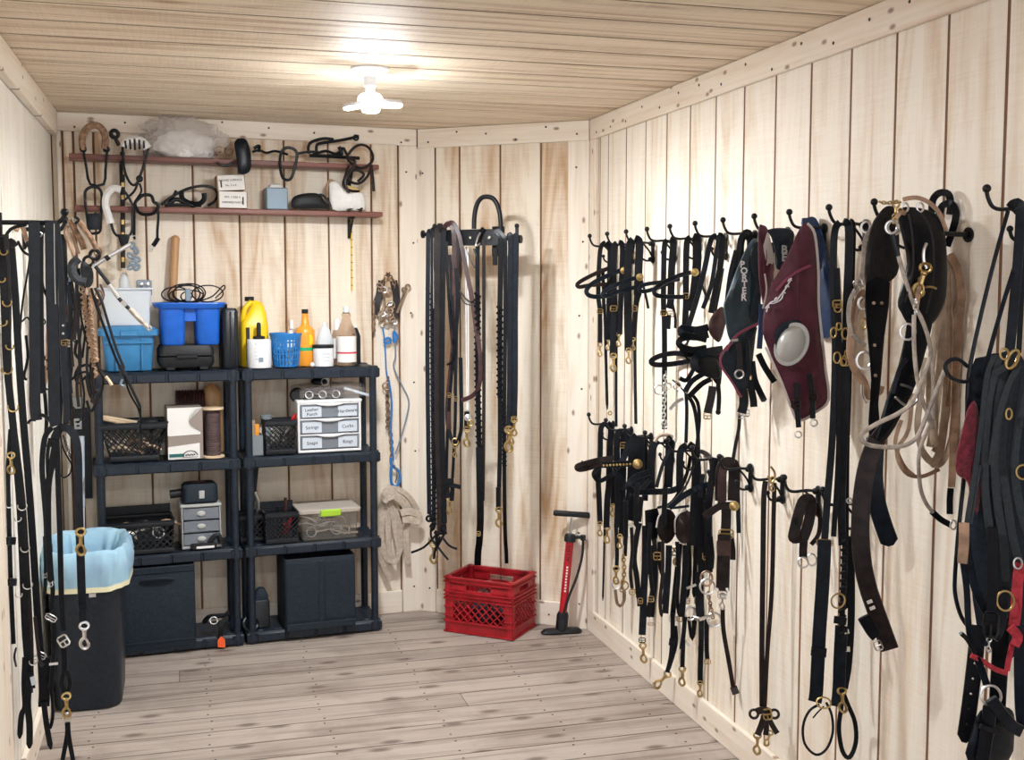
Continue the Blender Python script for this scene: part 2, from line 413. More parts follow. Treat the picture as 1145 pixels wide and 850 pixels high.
# back wall
wb = struct(MB().box(C0+TB*.8+V((0, 0, H/2))-NB*.03, (.86, .02, H/2), (TB, NB, UP)), 'wall_back', BACK)
ex = [(-.546), -.492, -.448, -.366, -.156, .049, .252, .457, .662, .867, 1.0, 1.09]
boards_on(wb, C0, TB, [max(0, (x-XL)/TB.x) for x in ex], 0, H, PLYB)
# diagonal wall
wd = struct(MB().box((C1+C2)/2+V((0, 0, H/2))-ND*.03, ((C2-C1).length/2, .02, H/2), (TD, ND, UP)), 'wall_corner', BACK)
exd = [1.0919, 1.168, 1.269, 1.435, 1.596, 1.722, XR]
boards_on(wd, C1, TD, [(x-1.0919)/TD.x for x in exd], 0, H, PLYB)
# left wall
wl = struct(MB().box((XL-.0218, 2.2, H/2), (.02, 3.25, H/2)), 'wall_left', BACK)
boards_on(wl, V((XL, 5.3927-.213*12, 0)), V((0, 1, 0)), [.213*k for k in range(13)], 0, H, PLYL, .008, .0003, .0016, .0006)
# floor and ceiling, both running across the room
fl = struct(MB().box((.63, 2.3, -.0255), (1.3, 3.4, .024)), 'floor', FLGAP)
random.seed(3); y = 2.3; k = 0
while y < 5.6:
    w = .145; cuts = [XL-.02, random.uniform(-.1, 1.4), XR+.02] if k % 4 == 1 else [XL-.02, XR+.02]
    for a, b in zip(cuts, cuts[1:]):
        board(fl, ('f', round(b-a, 2)), (lambda a=a, b=b: MB().box((0, 0, -.0006), ((b-a)/2-.0015, .145/2-.0032, .0006), None, .0004)), ((a+b)/2, y+w/2, random.uniform(-.0003, .0)), 0, FLOOR)
    y += w; k += 1
nb = MB(); rd = random.Random(6)
for xj in (-.35, .06, .47, .88, 1.29, 1.66):
    for k in range(24):
        for q in (.03, .115):
            nb.lathe((xj+rd.uniform(-.012, .012), 2.3+.145*k+q+rd.uniform(-.008, .008), 0), [(.0042, -.0004), (.0042, .0006), (.002, .0008)], 6)
nb.build('nail_heads', plain('rusty nail head', (.035, .025, .02), .7), fl, kind='stuff')
ce = struct(MB().box((.63, 2.3, H+.0262), (1.3, 3.4, .024)), 'ceiling', CGAP)
for k in range(-13, 11):
    yy = 3.335+.218*k
    board(ce, 'c', lambda: MB().box((0, 0, .0008), (1.19, .218/2-.0060, .0008), None, .0005), (.63, yy+.109, H+random.uniform(0, .0003)), 0, CEIL)
# trims: crown boards, baseboards, corner boards
def trim(n, c, h, ax, mat):
    return struct(MB().box(c, h, ax, .003), n, mat, c)
TW, TT = .092, .018      # crown height, thickness
AXR = (V((0, 1, 0)), V((1, 0, 0)), UP)
def trimb(n, C, T, a, b, z0, z1, mat, t=TT):
    N = V((T.y, -T.x, 0)); c = C+T*((a+b)/2)+N*(t/2+.0015)+V((0, 0, (z0+z1)/2))
    o = MB().box((0, 0, 0), ((b-a)/2, t/2, (z1-z0)/2), None, .003).build(n, mat, None, (0, 0, 0))
    o.location = c; o.rotation_euler = (0, 0, math.atan2(T.y, T.x)); o['kind'] = 'structure'; return o
LBK, LDG = (C1-C0).length, (C2-C1).length
trimb('trim_1', V((XR, 4.985, 0)), TR, 0, 3.9, H-TW, H-.001, PINEX)
trimb('trim_2', C0, TB, .02, LBK-.006, H-TW+.012, H-.001, PINEX)
trimb('trim_3', C1, TD, .012, LDG-.012, H-TW, H-.001, PINEX)
trimb('trim_4', V((XL, 1.5, 0)), V((0, 1, 0)), 0, 3.86, H-TW-.01, H-.001, PINEX, .03)
trimb('trim_5', C0, TB, LBK-.092, LBK-.004, .0, H-TW+.011, PINE)
trimb('trim_6', C1, TD, .005, .096, .0, H-TW, PINE)
trimb('trim_7', C1, TD, LDG-.112, LDG-.01, .0, H-TW, PINE)
trimb('trim_8', V((XR, 4.985, 0)), TR, 0, .075, .1, H-TW, PINE)
trimb('trim_9', C0, TB, .022, .040, .0, H-TW+.01, PINE, .03)
trimb('trim_10', V((XL, 3.2, 0)), V((0, 1, 0)), 0, .33, .0, H-TW-.012, PINE, .03)
trimb('baseboard_right', V((XR, 4.985, 0)), TR, 0, 3.9, .0, .105, PINEX)
trimb('baseboard_back', C0, TB, .045, LBK-.094, .0, .11, PINEX)
trimb('baseboard_corner', C1, TD, .098, LDG-.114, .0, .115, PINEX)
trimb('baseboard_left', V((XL, 3.54, 0)), V((0, 1, 0)), 0, 1.82, .0, .1, PINEX)

# screw heads in the trim boards
SCREW = plain('dark screw head', (.05, .035, .03), .5, .5)
_sm = None
def screws(o, L, hgt, n, vert=False):
    global _sm
    rd = random.Random(int(L*1000)+n)
    for k in range(n):
        u = -L/2+.04+(L-.08)*k/max(1, n-1); v = rd.uniform(-.3, .3)*hgt
        if _sm is None:
            m = MB().lathe((0, 0, 0), [(.0048, 0), (.0048, .0012), (.003, .002)], 8, (V((1, 0, 0)), UP, V((0, -1, 0)))); _sm = bpy.data.meshes.new('screw'); _sm.from_pydata(m.v, [], m.f); _sm.materials.append(SCREW)
        s = bpy.data.objects.new('screw', _sm); COL.objects.link(s); s.parent = o
        s.location = (v, -TT/2-.0002, u) if vert else (u, -TT/2-.0002, v)
for o, L_, n in ((bpy.data.objects['trim_1'], 3.8, 22), (bpy.data.objects['trim_2'], LBK-.1, 8), (bpy.data.objects['trim_3'], LDG-.06, 6), (bpy.data.objects['baseboard_corner'], LDG-.3, 3)): screws(o, L_, TW, n)
for n in (5, 6, 7): screws(bpy.data.objects[f'trim_{n}'], 2.1, .08, 7, True)
# ================================================================ ceiling lamp
def lamp(x, y, mat, label):
    t = thing('ceiling_lamp', label, 'lamp', (x, y, H))
    MB().lathe((x, y, H), [(.066, 0), (.066, -.006), (.058, -.012), (.028, -.028), (.022, -.03)], 28).build('mounting_base', WHT, t)
    MB().lathe((x, y, H), [(.021, -.028), (.021, -.062), (.017, -.066)], 20).build('lamp_socket', WHT, t)
    MB().lathe((x, y, H), [(.017, -.062), (.017, -.09), (.022, -.094)], 20).build('screw_shell', GREYCUP, t)
    MB().lathe((x, y, H), [(.022, -.085), (.034, -.09), (.042, -.10), (.044, -.115), (.03, -.122)], 24).build('glowing_hub', EMH, t)
    for k, (dx, dy, tilt) in enumerate(((-.066, -.01, .22), (.012, .068, .15), (.092, -.012, .03))):
        d = V((dx, dy, 0)).normalized(); s = V((-d.y, d.x, 0)); a = (d*math.cos(tilt)-UP*math.sin(tilt)); n = a.cross(s)
        if n.z > 0: n = -n
        c = V((x, y, H-.110))+a*(.066 if k == 2 else .052)
        p = MB().rrect(c, [(.040, .029, .018, -.012), (.044, .033, .02, -.006), (.044, .033, .02, .002)], (a, s, -n)).build('lamp_wing', WHT, t)
        MB().rrect(c+n*.0085, [(.042, .030, .018, .0), (.042, .030, .018, .005), (.036, .025, .015, .009)], (a, s, n)).build('light_panel', mat, p)
    return t
lamp(.632, 4.02, EM1, 'white lit bulb fixture with folding light wings on the wooden ceiling')
lamp(.12, 1.7, EM2, 'second lit bulb fixture on the ceiling behind the viewer')  # invented lamp outside the frame, added to brighten the near right wall
# ================================================================ shelving units along the back wall
AXB = (TB, -NB, UP)
TIER = [.055, .445, .845, 1.235]          # top faces of the four tiers
FR, BKO = .285, .025                      # front and back edge, from the wall
def shelf_unit(s0, s1, label):
    sm = (s0+s1)/2; t = thing('shelving_unit', label, 'shelf', BF(sm, .15, 0), 'black plastic shelving units')
    for z in TIER:
        m = MB(); w = (s1-s0)/2; d = (FR-BKO)/2; c = BF(sm, (FR+BKO)/2, 0)
        m.box(c+UP*(z-.012), (w-.004, d-.004, .011), AXB, .006)
        # grille slats on the face and a lip of raised panels in front
        for k in range(7): m.box(BF(s0+.06+(s1-s0-.12)*k/6, (FR+BKO)/2, z-.003), (.017, d-.03, .004), AXB, .002)
        for k in range(4):
            a = s0+.045+(s1-s0-.09)*k/4; b = s0+.045+(s1-s0-.09)*(k+1)/4
            m.box(BF((a+b)/2, FR-.006, z-.026), ((b-a)/2-.004, .010 if k % 2 else .007, .019), AXB, .004)
        m.box(BF(sm, FR-.012, z-.026), (w-.002, .008, .021), AXB, .004)
        m.box(BF(sm, BKO+.012, z-.026), (w-.002, .008, .021), AXB, .004)
        for s in (s0+.008, s1-.008): m.box(BF(s, (FR+BKO)/2, z-.026), (.008, d-.002, .021), AXB, .004)
        m.build('shelf_tier', BPL, t)
        for s in (s0+.028, s1-.028):
            for o in (FR-.028, BKO+.028): MB().lathe(BF(s, o, z), [(.026, -.05), (.027, -.03), (.025, .001), (.019, .004)], 16).build('corner_socket', BPL, t)
    for s in (s0+.028, s1-.028):
        for o in (FR-.028, BKO+.028):
            MB().lathe(BF(s, o, 0), [(.0165, .004), (.0165, 1.215)], 14).build('post', BPL, t)
    return t
shelf_unit(.130, .742, 'left black plastic four-tier shelving unit behind the bin')
shelf_unit(.752, 1.372, 'right black plastic four-tier shelving unit next to the hanging straps')
def span(x0, x1, off, y=500):
    a = bs(x0, y, off)[0]; b = bs(x1, y, off)[0]; return a, b
def zof(x, y, off): return bs(x, y, off)[1]
def bbox3(x0, y0, x1, y1, off, dep, z=None):
    """centre and half sizes of a box whose front face fills that rectangle of the photograph, off from the wall"""
    xm = (x0+x1)/2; a, b = bs(x0, (y0+y1)/2, off)[0], bs(x1, (y0+y1)/2, off)[0]
    zt = zof(xm, y0, off); zb = zof(xm, y1, off) if z is None else z
    return (a+b)/2, off-dep/2, (zt+zb)/2, (b-a)/2, dep/2, (zt-zb)/2
Z1, Z2, Z3, Z4 = [z+.0045 for z in TIER]
# ---- turquoise lidded tote with a cloudy tub on it
s, o, z, hs, ho, hz = bbox3(115, 374, 173, 416, .24, .19, Z4)
t = thing('storage_tote', 'turquoise lidded plastic tote on the top shelf beside the bridle hook', 'tote', BF(s, o, Z4))
MB().rrect(BF(s, o, Z4), [(hs*.88, ho*.88, .02, 0), (hs*.9, ho*.9, .02, .004), (hs, ho, .022, hz*1.96), (hs, ho, .022, hz*2)], AXB).build('tote_body', BLUE1, t)
mm = MB()
for k in (-.5, .5): mm.box(BF(s+k*hs, o+ho*.97, Z4+hz), (.004, .006, hz*.9), AXB, .002)
mm.box(BF(s, o+ho, Z4+hz*1.55), (hs*.95, .008, .006), AXB, .003); mm.build('body_rib', BLUE1, t)
MB().rrect(BF(s, o, Z4+hz*2), [(hs+.016, ho+.016, .025, -.006), (hs+.018, ho+.018, .026, .018), (hs+.006, ho+.006, .022, .026), (hs-.01, ho-.01, .02, .034), (hs-.016, ho-.016, .018, .036)], AXB).build('tote_lid', BLUE1, t)
MB().box(BF(s, o+ho+.02, Z4+hz*2+.004), (.035, .005, .012), AXB, .004).build('lid_latch', BLUE1, t)
zt = Z4+hz*2+.0375
s2, o2, z2, hs2, ho2, hz2 = bbox3(113, 322, 170, 363, .21, .14, zt)
t = thing('open_tub', 'cloudy translucent tub standing on the turquoise tote', 'tub', BF(s2, o2, zt))
MB().rrect(BF(s2, o2, zt), [(hs2*.9, ho2*.9, .015, 0), (hs2, ho2, .017, hz2*1.92), (hs2+.012, ho2+.012, .02, hz2*1.92), (hs2+.012, ho2+.012, .02, hz2*2), (hs2-.003, ho2-.003, .016, hz2*2), (hs2*.9-.004, ho2*.9-.004, .012, .004)], AXB).build('tub_body', CLR, t)
MB().box(BF(s2+hs2*.35, o2+.01, zt+hz2*1.9+.025), (.03, .012, .03), AXB, .004).build('bubble_pack', SILV, t) if False else None
p = BF(bs(161, 315, .15)[0], .15, 0); zz = zof(161, 326, .15)
t = tag(MB().box(p+UP*(zz+.016), (.032, .018, .034), AXB, .005).build('small_parts_packet', SILV, base=p+UP*zz), 'small grey packet of round parts standing in the cloudy tub', 'packet')
for k, (dx, dz) in enumerate(((-.014, .03), (.012, .032), (-.006, .008), (.016, .010))): MB().lathe(p+UP*(zz+dz)+TB*dx, [(.009, .018), (.011, .021), (.007, .024)], 10, (TB, UP, NB)).build('round_part', STEEL, t)
p = BF(bs(139, 320, .13)[0], .13, 0); zz = zof(139, 330, .13)
tag(MB().lathe(p+UP*zz, [(.026, 0), (.024, .03), (.018, .075), (.012, .092), (.004, .098)], 16).build('clear_bottle', CLR), 'pale clear bottle top poking out of the cloudy tub', 'bottle')
# ---- black hard case, blue double bucket, tall case
s, o, z, hs, ho, hz = bbox3(178, 387, 240, 415, .25, .17, Z4+.01)
t = thing('hard_case', 'black ribbed hard case lying flat under the bright blue bucket', 'case', BF(s, o, Z4))
MB().rrect(BF(s, o, Z4+.012), [(hs*.93, ho*.93, .02, 0), (hs, ho, .022, .02), (hs, ho, .022, hz*1.0-.003)], AXB).build('case_bottom', RUBY, t)
MB().rrect(BF(s, o, Z4+.012), [(hs, ho, .022, hz*1.0+.003), (hs, ho, .022, hz*1.6), (hs*.92, ho*.9, .02, hz*2)], AXB).build('case_lid', RUBY, t)
for k in (-.6, .6): MB().box(BF(s+hs*k, o+ho*.7, Z4+.007), (.018, .03, .007), AXB, .002).build('foot', RUBY, t)
MB().box(BF(s, o+ho+.006, Z4+.012+hz), (.045, .006, .009), AXB, .003).build('case_handle', RUBY, t)
zc = Z4+.012+hz*2
o = .17; a, b = span(180, 247, .26, 360); sm = (a+b)/2; hw = (b-a)/2; zt = zof(212, 339, .25)
t = thing('divided_bucket', 'bright blue twin-pot plastic bucket stacked on the black hard case', 'bucket', BF(sm, o, zc))
for k in (-1, 1):
    MB().rrect(BF(sm+k*hw*.585, o, zc+.001), [(hw*.36, .062, .025, 0), (hw*.39, .068, .028, .01), (hw*.425, .078, .03, zt-zc-.012), (hw*.40, .073, .027, zt-zc-.012), (hw*.36, .06, .024, .02)], AXB).build('bucket_pot', BLUE2, t)
MB().rrect(BF(sm, o, zt), [(hw+.016, .088, .04, -.022), (hw+.028, .097, .045, -.004), (hw+.026, .095, .045, .002), (hw-.005, .07, .03, -.004), (hw-.008, .066, .03, -.018)], AXB).build('bucket_rim', BLUE2, t)
MB().box(BF(sm, o+.05, zt-.05), (.03, .004, .03), AXB, .002).build('centre_web', BLUE2, t)
base = BF(sm, o, zt)
t = thing('cable_coil', 'black electric cord with grey plug heaped in the bright blue bucket', 'cord', base)
rd = random.Random(4)
for k in range(7):
    c = BF(sm+rd.uniform(-.07, .09), o+rd.uniform(-.03, .04), zt+rd.uniform(.0, .02)); R = rd.uniform(.035, .055); tl = rd.uniform(.9, 1.4)
    MB().tube([c+TB*(R*1.3*math.cos(i*.63))+NB*(R*.5*math.sin(i*.63)*math.cos(tl))+UP*(.024+R*.85*math.sin(i*.63)*math.sin(tl)) for i in range(10)], .0032, 6, True, 3).build('cord_loop', RUBY, t)
MB().tube([BF(sm+.05, o+.02, zt+.01), BF(sm+.10, o+.03, zt+.03), BF(sm+.145, o+.03, zt+.075), BF(sm+.15, o+.03, zt+.06), BF(sm+.11, o+.03, zt+.02)], .0032, 6).build('cord_tail', RUBY, t)
MB().box(BF(sm-.008, o+.06, zt+.035), (.012, .008, .028), AXB, .004).build('plug', GREYB, t)
s, o, z, hs, ho, hz = bbox3(248, 345, 268, 409, .24, .17, Z4)
t = thing('tall_case', 'tall black case standing on edge at the right end of the left top shelf', 'case', BF(s, o, Z4))
MB().rrect(BF(s, o, Z4), [(hs*.85, ho*.95, .012, 0), (hs*.9, ho, .016, .01), (hs*.9, ho, .016, hz*1.9), (hs*.7, ho*.9, .012, hz*2)], AXB).build('case_shell', BPL2, t)
mm = MB()
for k in (-.55, 0, .55): mm.box(BF(s+hs*k, o, Z4+hz), (.0035, ho+.004, hz*.9), AXB, .002)
mm.build('shell_rib', BPL2, t)
MB().tube([BF(s-.012, o+.03, Z4+hz*2), BF(s-.01, o+.03, Z4+hz*2+.016), BF(s-.01, o-.03, Z4+hz*2+.016), BF(s-.012, o-.03, Z4+hz*2)], .005, 8).build('carry_handle', BPL2, t)
# ---- wooden mallet handle leaning on the wall
a = BF(bs(188, 342, .06)[0], .075, Z4); b = at(196, 268, ('b', .03))
t = tag(MB().tube([a, a+(b-a)*.5, a+(b-a)*.9, b], .0165, 12, False, 3, .020).ball(b, .0202, 12, 8).build('wooden_club', WOODH, base=a), 'smooth brown wooden club leaning on the wall behind the blue bucket', 'club')
# ---- yellow jug
s, o, z, hs, ho, hz = bbox3(270, 334, 301, 409, .17, .13, Z4)
t = thing('yellow_jug', 'big yellow plastic jug with black cap on the right top shelf', 'jug', BF(s, o, Z4)); h2 = hz*2
MB().rrect(BF(s, o, Z4), [(hs*.95, ho*.95, .02, 0), (hs, ho, .024, .008), (hs, ho, .024, h2*.58), (hs*.95, ho*.9, .024, h2*.66), (hs*.70, ho*.7, .022, h2*.78, hs*.22), (hs*.46, ho*.5, .02, h2*.90, hs*.30), (hs*.34, ho*.36, .016, h2*.955, hs*.18), (hs*.28, ho*.28, .014, h2*.97, -hs*.05)], AXB).build('jug_body', YEL, t)
MB().tube([BF(s-hs*.78, o+.02, Z4+h2*.62), BF(s-hs*.80, o+.03, Z4+h2*.72), BF(s-hs*.62, o+.03, Z4+h2*.86), BF(s-hs*.15, o+.02, Z4+h2*.945)], .0125, 10).build('jug_handle', YEL, t)
MB().lathe(BF(s-hs*.25, o, Z4+h2*.962), [(.021, 0), (.021, .018), (.018, .02)], 16).build('jug_cap', RUBY, t)
MB().box(BF(s-hs*.55, o+ho+.001, Z4+h2*.34), (.008, .002, h2*.24), AXB).build('jug_label', INK, t)
# ---- white tub with brush
def tubpot(x0, x1, y0, y1, off, name, label, cat, lid, prof=1.):
    a, b = span(x0, x1, off, (y0+y1)/2); r = (b-a)/2; zt = zof((x0+x1)/2, y0, off)-Z4; c = BF((a+b)/2, off-r, Z4)
    t = thing(name, label, cat, c); return t, c, r, zt
t, c, r, h = tubpot(278, 305.5, 380, 410, .27, 'white_pot', 'white round pot with a black brush stem sticking up through its lid', 'pot', None)
MB().lathe(c, [(r*.97, 0), (r, .004), (r, h*.95), (r*.96, h), (r*.5, h+.001)], 24, AXB).build('pot_body', WHT, t)
MB().lathe(c+UP*h, [(.026, .001), (.027, .012), (.022, .014), (.009, .016), (.0095, .065), (.007, .074), (.002, .076)], 16, AXB).build('brush_stem', RUBY, t)
for k in range(5): MB().box(c-AXB[1]*(r*.93)+UP*(h*(.85-.13*k))+TB*(-r*.25), (r*.22, .003, .0018), AXB).build('label_line', BLUEI, t)
MB().box(c-AXB[1]*(r*.995)+UP*(h*.3), (r*.17, .003, .010), AXB).build('label_square', GREYB, t)
# ---- blue pierced basket
t, c, r, h = tubpot(304, 341, 373, 409.5, .27, 'blue_basket', 'round blue pierced plastic basket on the right top shelf', 'basket', None)
mm = MB(); n = 26; rb = r*.76
for k in range(n):      # staves and hoops leave real holes
    a0 = 2*math.pi*k/n; d = TB*math.cos(a0)-NB*math.sin(a0); w = TB*(-math.sin(a0))-NB*math.cos(a0)
    mm.strap([c+d*rb+UP*.004, c+d*(rb+(r*.93-rb))+UP*(h-.006)], .0085, .003, d, 1)
for f in (0, .19, .36, .53, .7): mm.lathe(c+UP*(h*f), [(rb+(r*.93-rb)*f+.0018, .002), (rb+(r*.93-rb)*(f+.05)+.0018, .009), (rb+(r*.93-rb)*(f+.05)-.0016, .009), (rb+(r*.93-rb)*f-.0016, .002)], 28, AXB, cap=False)
mm.build('basket_wall', BLUEB, t)
MB().lathe(c, [(rb-.002, 0), (rb-.002, .006)], 26, AXB).build('basket_bottom', BLUEB, t)
MB().lathe(c+UP*h, [(r*.93, -.03), (r*.95, -.016), (r, -.004), (r*.99, 0), (r*.93, -.006), (r*.915, -.03)], 28, AXB, cap=False).build('basket_rim', BLUEB, t)
# ---- bottles
def bottle(x0, x1, y0, y1, off, name, label, prof, mat, cap=None, capm=RUBY, kx=1., ky=1., n=20):
    a, b = span(x0, x1, off, (y0+y1)/2); r = (b-a)/2; h = zof((x0+x1)/2, y0, off)-Z4; c = BF((a+b)/2, off-r*ky, Z4)
    t = thing(name, label, 'bottle', c)
    MB().lathe(c, [(r*q, h*w) for q, w in prof], n, AXB, kx, ky).build('bottle_body', mat, t)
    if cap: MB().lathe(c, [(r*q, h*w) for q, w in cap], 16, AXB).build('bottle_cap', capm, t)
    return t, c, r, h
t, c, r, h = bottle(322, 330, 357, 409, .15, 'spray_bottle', 'white spray bottle top just showing behind the blue basket', [(1.6, 0), (1.6, .55), (.8, .7), (.5, .75), (.5, .8)], WHT)
MB().box(c+UP*(h*.88)+TB*.002, (.009, .016, h*.10), AXB, .003).build('spray_head', WHT, t)
t, c, r, h = bottle(332, 354, 346, 408.5, .21, 'orange_bottle', 'orange long-necked bottle with black cap and green band', [(.9, 0), (1, .02), (1, .56), (.95, .63), (.7, .68), (.42, .72), (.32, .92), (.32, .94)], ORA, [(.34, .925), (.34, .995), (.3, 1)], ky=.8)
MB().lathe(c, [(r*1.012, h*.27), (r*1.012, h*.33)], 20, AXB, 1, .8, cap=False).build('green_band', TGRN, t)
MB().panel([c+TB*(r*q)+NB*(r*.72)+UP*(h*w) for q, w in ((.05, .42), (.2, .52), (.45, .56), (.62, .48), (.5, .38), (.2, .37))], .004, NB).build('printed_blob', YEL, t)
t, c, r, h = bottle(355, 374, 360.5, 408, .20, 'clear_jug', 'cloudy empty plastic jug behind the white jar', [(.9, 0), (1, .03), (1, .62), (.55, .86), (.3, .9), (.28, 1)], CLR, ky=.8)
t, c, r, h = tubpot(352, 375.5, 386, 409.5, .265, 'white_jar', 'white jar with wide black lid in front of the cloudy jug', 'jar', None)
MB().lathe(c, [(r*.96, 0), (r*.97, .003), (r*.97, h*.85)], 24, AXB).build('jar_body', WHT, t)
MB().lathe(c, [(r, h*.85), (r*1.02, h*.87), (r*1.02, h*.99), (r*.97, h)], 24, AXB).build('jar_lid', RUBY, t)
for k in range(3): MB().box(c+NB*(r*.955)+UP*(h*(.6-.16*k))+TB*(r*.05), (r*(.35-.05*k), .003, .0015), AXB).build('label_line', BLUEI, t)
tag(MB().ball(BF(bs(349.5, 407, .278)[0], .272, Z4+.0105), .0105, 12, 8).build('white_ball', WHT), 'tiny white ball on the shelf edge left of the white jar', 'ball')
t, c, r, h = bottle(373, 383, 357, 408, .16, 'white_capped_bottle', 'slim bottle with white cap between cloudy jug and spray bottle', [(1.1, 0), (1.15, .02), (1.15, .64), (.85, .74), (.7, .76)], AMB, [(.78, .76), (.78, .99), (.7, 1)], WHT)
MB().lathe(c, [(r*1.17, h*.14), (r*1.17, h*.58)], 20, AXB, cap=False).build('bottle_label', WHTB, t)
t, c, r, h = bottle(379, 400.5, 343, 409, .26, 'clear_spray_bottle', 'large tinted clear bottle with white label and red stripe', [(.96, 0), (1, .02), (1, .52), (.9, .6), (.5, .74), (.4, .82), (.46, .84), (.46, .87), (.36, .885)], AMB, [(.36, .885), (.36, .9), (.32, .905), (.34, .99), (.3, 1)], CLR)
MB().lathe(c, [(r*.37, h*.885), (r*.37, h*.9)], 16, AXB).build('neck_ring', RUBY, t)
MB().lathe(c, [(r*1.012, h*.06), (r*1.012, h*.5)], 20, AXB, cap=False).build('bottle_label', WHTB, t)
MB().lathe(c, [(r*1.02, h*.205), (r*1.02, h*.235)], 20, AXB, cap=False).build('red_stripe', REDI, t)
t, c, r, h = bottle(393, 403, 364, 407, .17, 'black_bottle', 'black flat bottle at the right end of the top shelf', [(1.2, 0), (1.25, .03), (1.25, .72), (.7, .9), (.45, .94)], RUBY, [(.5, .94), (.5, 1)], WHT)

# ---- lattice baskets
def lattice_basket(s, o, z, hs, ho, h, name, label, flare=.06, mat=BPL2, cell=.03, cat='basket', group=None):
    t = thing(name, label, cat, BF(s, o, z))
    f = 1-flare
    for side in range(4):
        mm = MB()
        if side < 2:
            sg = 1 if side == 0 else -1
            P = lambda u, v: BF(s+hs*u*(f+flare*v), o+sg*ho*(f+flare*v), z+h*v); L = 2*hs
        else:
            sg = 1 if side == 2 else -1
            P = lambda u, v: BF(s+sg*hs*(f+flare*v), o+ho*u*(f+flare*v), z+h*v); L = 2*ho
        n = max(3, int(L/cell)); nv = .15, .82
        for k in range(-2, n+2):
            for dr in (1, -1):
                u0 = -1+2*k/n; u1 = u0+dr*2*(h*.67/L); a, b = u0, u1; va, vb = nv
                for (lo) in (-.97, .97):
                    pass
                def clip(u0, v0, u1, v1):
                    if u0 > u1: u0, v0, u1, v1 = u1, v1, u0, v0
                    if u1 <= -.97 or u0 >= .97: return None
                    if u0 < -.97: v0 += (v1-v0)*(-.97-u0)/(u1-u0); u0 = -.97
                    if u1 > .97: v1 = v0+(v1-v0)*(.97-u0)/(u1-u0); u1 = .97
                    return u0, v0, u1, v1
                q = clip(u0, va, u1, vb)
                if q: mm.strap([P(q[0], q[1]), P(q[2], q[3])], .0052, .003, NB if side < 2 else TB, 1)
        for (v0, v1) in ((0, .16), (.84, 1.)): mm.strap([P(-1, (v0+v1)/2), P(1, (v0+v1)/2)], h*(v1-v0), .004, NB if side < 2 else TB, 1)
        mm.build('basket_side', mat, t)
    MB().rrect(BF(s, o, z), [(hs*f, ho*f, .008, .001), (hs*f, ho*f, .008, .005)], AXB).build('basket_bottom', mat, t)
    mm = MB()
    for a, b in (((-1, -1), (-1, 1)), ((1, -1), (1, 1)), ((-1, -1), (1, -1)), ((-1, 1), (1, 1))):
        pass
    mm.tube([BF(s+hs*u, o+ho*v, z+h) for u, v in ((-.95, -1), (.95, -1), (1, -.95), (1, .95), (.95, 1), (-.95, 1), (-1, .95), (-1, -.95))], .005, 6, True, 1)
    mm.build('basket_rim', mat, t)
    return t
def basket_px(x0, y0, x1, y1, off, dep, z, *a, **k):
    s, o, zz, hs, ho, hz = bbox3(x0, y0, x1, y1, off, dep, z); return lattice_basket(s, o, z, hs, ho, hz*2, *a, **k), (s, o, z, hs, ho, hz*2)
t, g = basket_px(112, 474, 188, 517, .275, .20, Z3, 'lattice_basket', 'black flared basket with wooden handles sticking out on the second shelf', .32, BPL2, .03)
def contents(g, items, seed, mats, nm='loose_item'): pass
# wooden tool handles and a dark brush lying in it
s, o, z, hs, ho, h = g
for k, (x0, x1, yy, lb) in enumerate(((-1.08, .05, .02, 'front light wooden tool handle lying across the flared basket'), (-1.02, .35, -.03, 'rear light wooden tool handle lying across the flared basket'))):
    a = BF(s+hs*x0, o+yy+.05, z+h+.030); b = BF(s+hs*x1, o+yy-.03, z+h-.02)
    tag(MB().tube([a, a+(b-a)*.5, b], .0085, 8).build('wooden_tool', WOODL, base=a), lb, 'tool')
tag(MB().ball(BF(s+hs*.5, o-.02, z+h*.9), .05, 14, 8, AXB, (1.1, .8, .62)).build('dark_brush', RUBY), 'black bristly brush heaped in the flared basket', 'brush')
for k, (u, v, m) in enumerate(((-.4, .3, WOODL), (.1, .45, RUST), (.45, .3, RUST), (-.05, .2, RUST))):
    c = BF(s+hs*u, o+.03, z+h*v); tag(MB().tube([c-TB*.04, c+UP*.012, c+TB*.05-UP*.01], .012, 8).build('brown_tool', m, base=c), ('short wooden grip', 'rusty middle tool', 'rusty right-hand tool', 'low rusty tool')[k]+' seen through the holes of the flared basket', 'tool')
# ---- carton and spool
s, o, z, hs, ho, hz = bbox3(187.5, 456, 227, 512, .26, .16, Z3)
t = thing('carton', 'white fronted cardboard carton on the second shelf left of the thread spool', 'carton', BF(s, o, Z3))
MB().box(BF(s, o, Z3+hz), (hs, ho, hz), AXB, .002).build('carton_box', GRYC, t)
MB().panel([BF(s+hs*u, o+ho, Z3+hz*(1+v)) for u, v in ((-1, -.06), (-1, 1), (1.0, 1), (.5, .93), (.25, .7), (.2, .45), (.35, .2), (.85, .04), (.85, -.04), (-.9, -.08))], .004, NB, sub=1).build('white_flap', WHTB, t)
lw = MB().panel([BF(s+hs*u, o+ho, Z3+hz*(1+v)) for u, v in ((-1, -.98), (-1, -.5), (.8, -.38), (.8, -.98))], .003, NB, sub=1).build('white_label', WHTB, t)
MB().box(BF(s-hs*.52, o+ho+.003, Z3+hz*.17), (hs*.42, .0008, .007), AXB).build('green_bar', DGRN, t)
cc = BF(s+hs*.25, o+ho+.0035, Z3+hz*.14)
mm = MB()
for k in range(15):
    a0 = math.pi*(k+.5)/15; mm.box(cc+TB*(.03*math.cos(a0))+UP*(.022*math.sin(a0)), (.0024, .0006, .0018), AXB)
for k in range(6): mm.box(cc+TB*(-.018+.007*k)+UP*(.003+.002*(k % 2)), (.0026, .0006, .003), AXB)
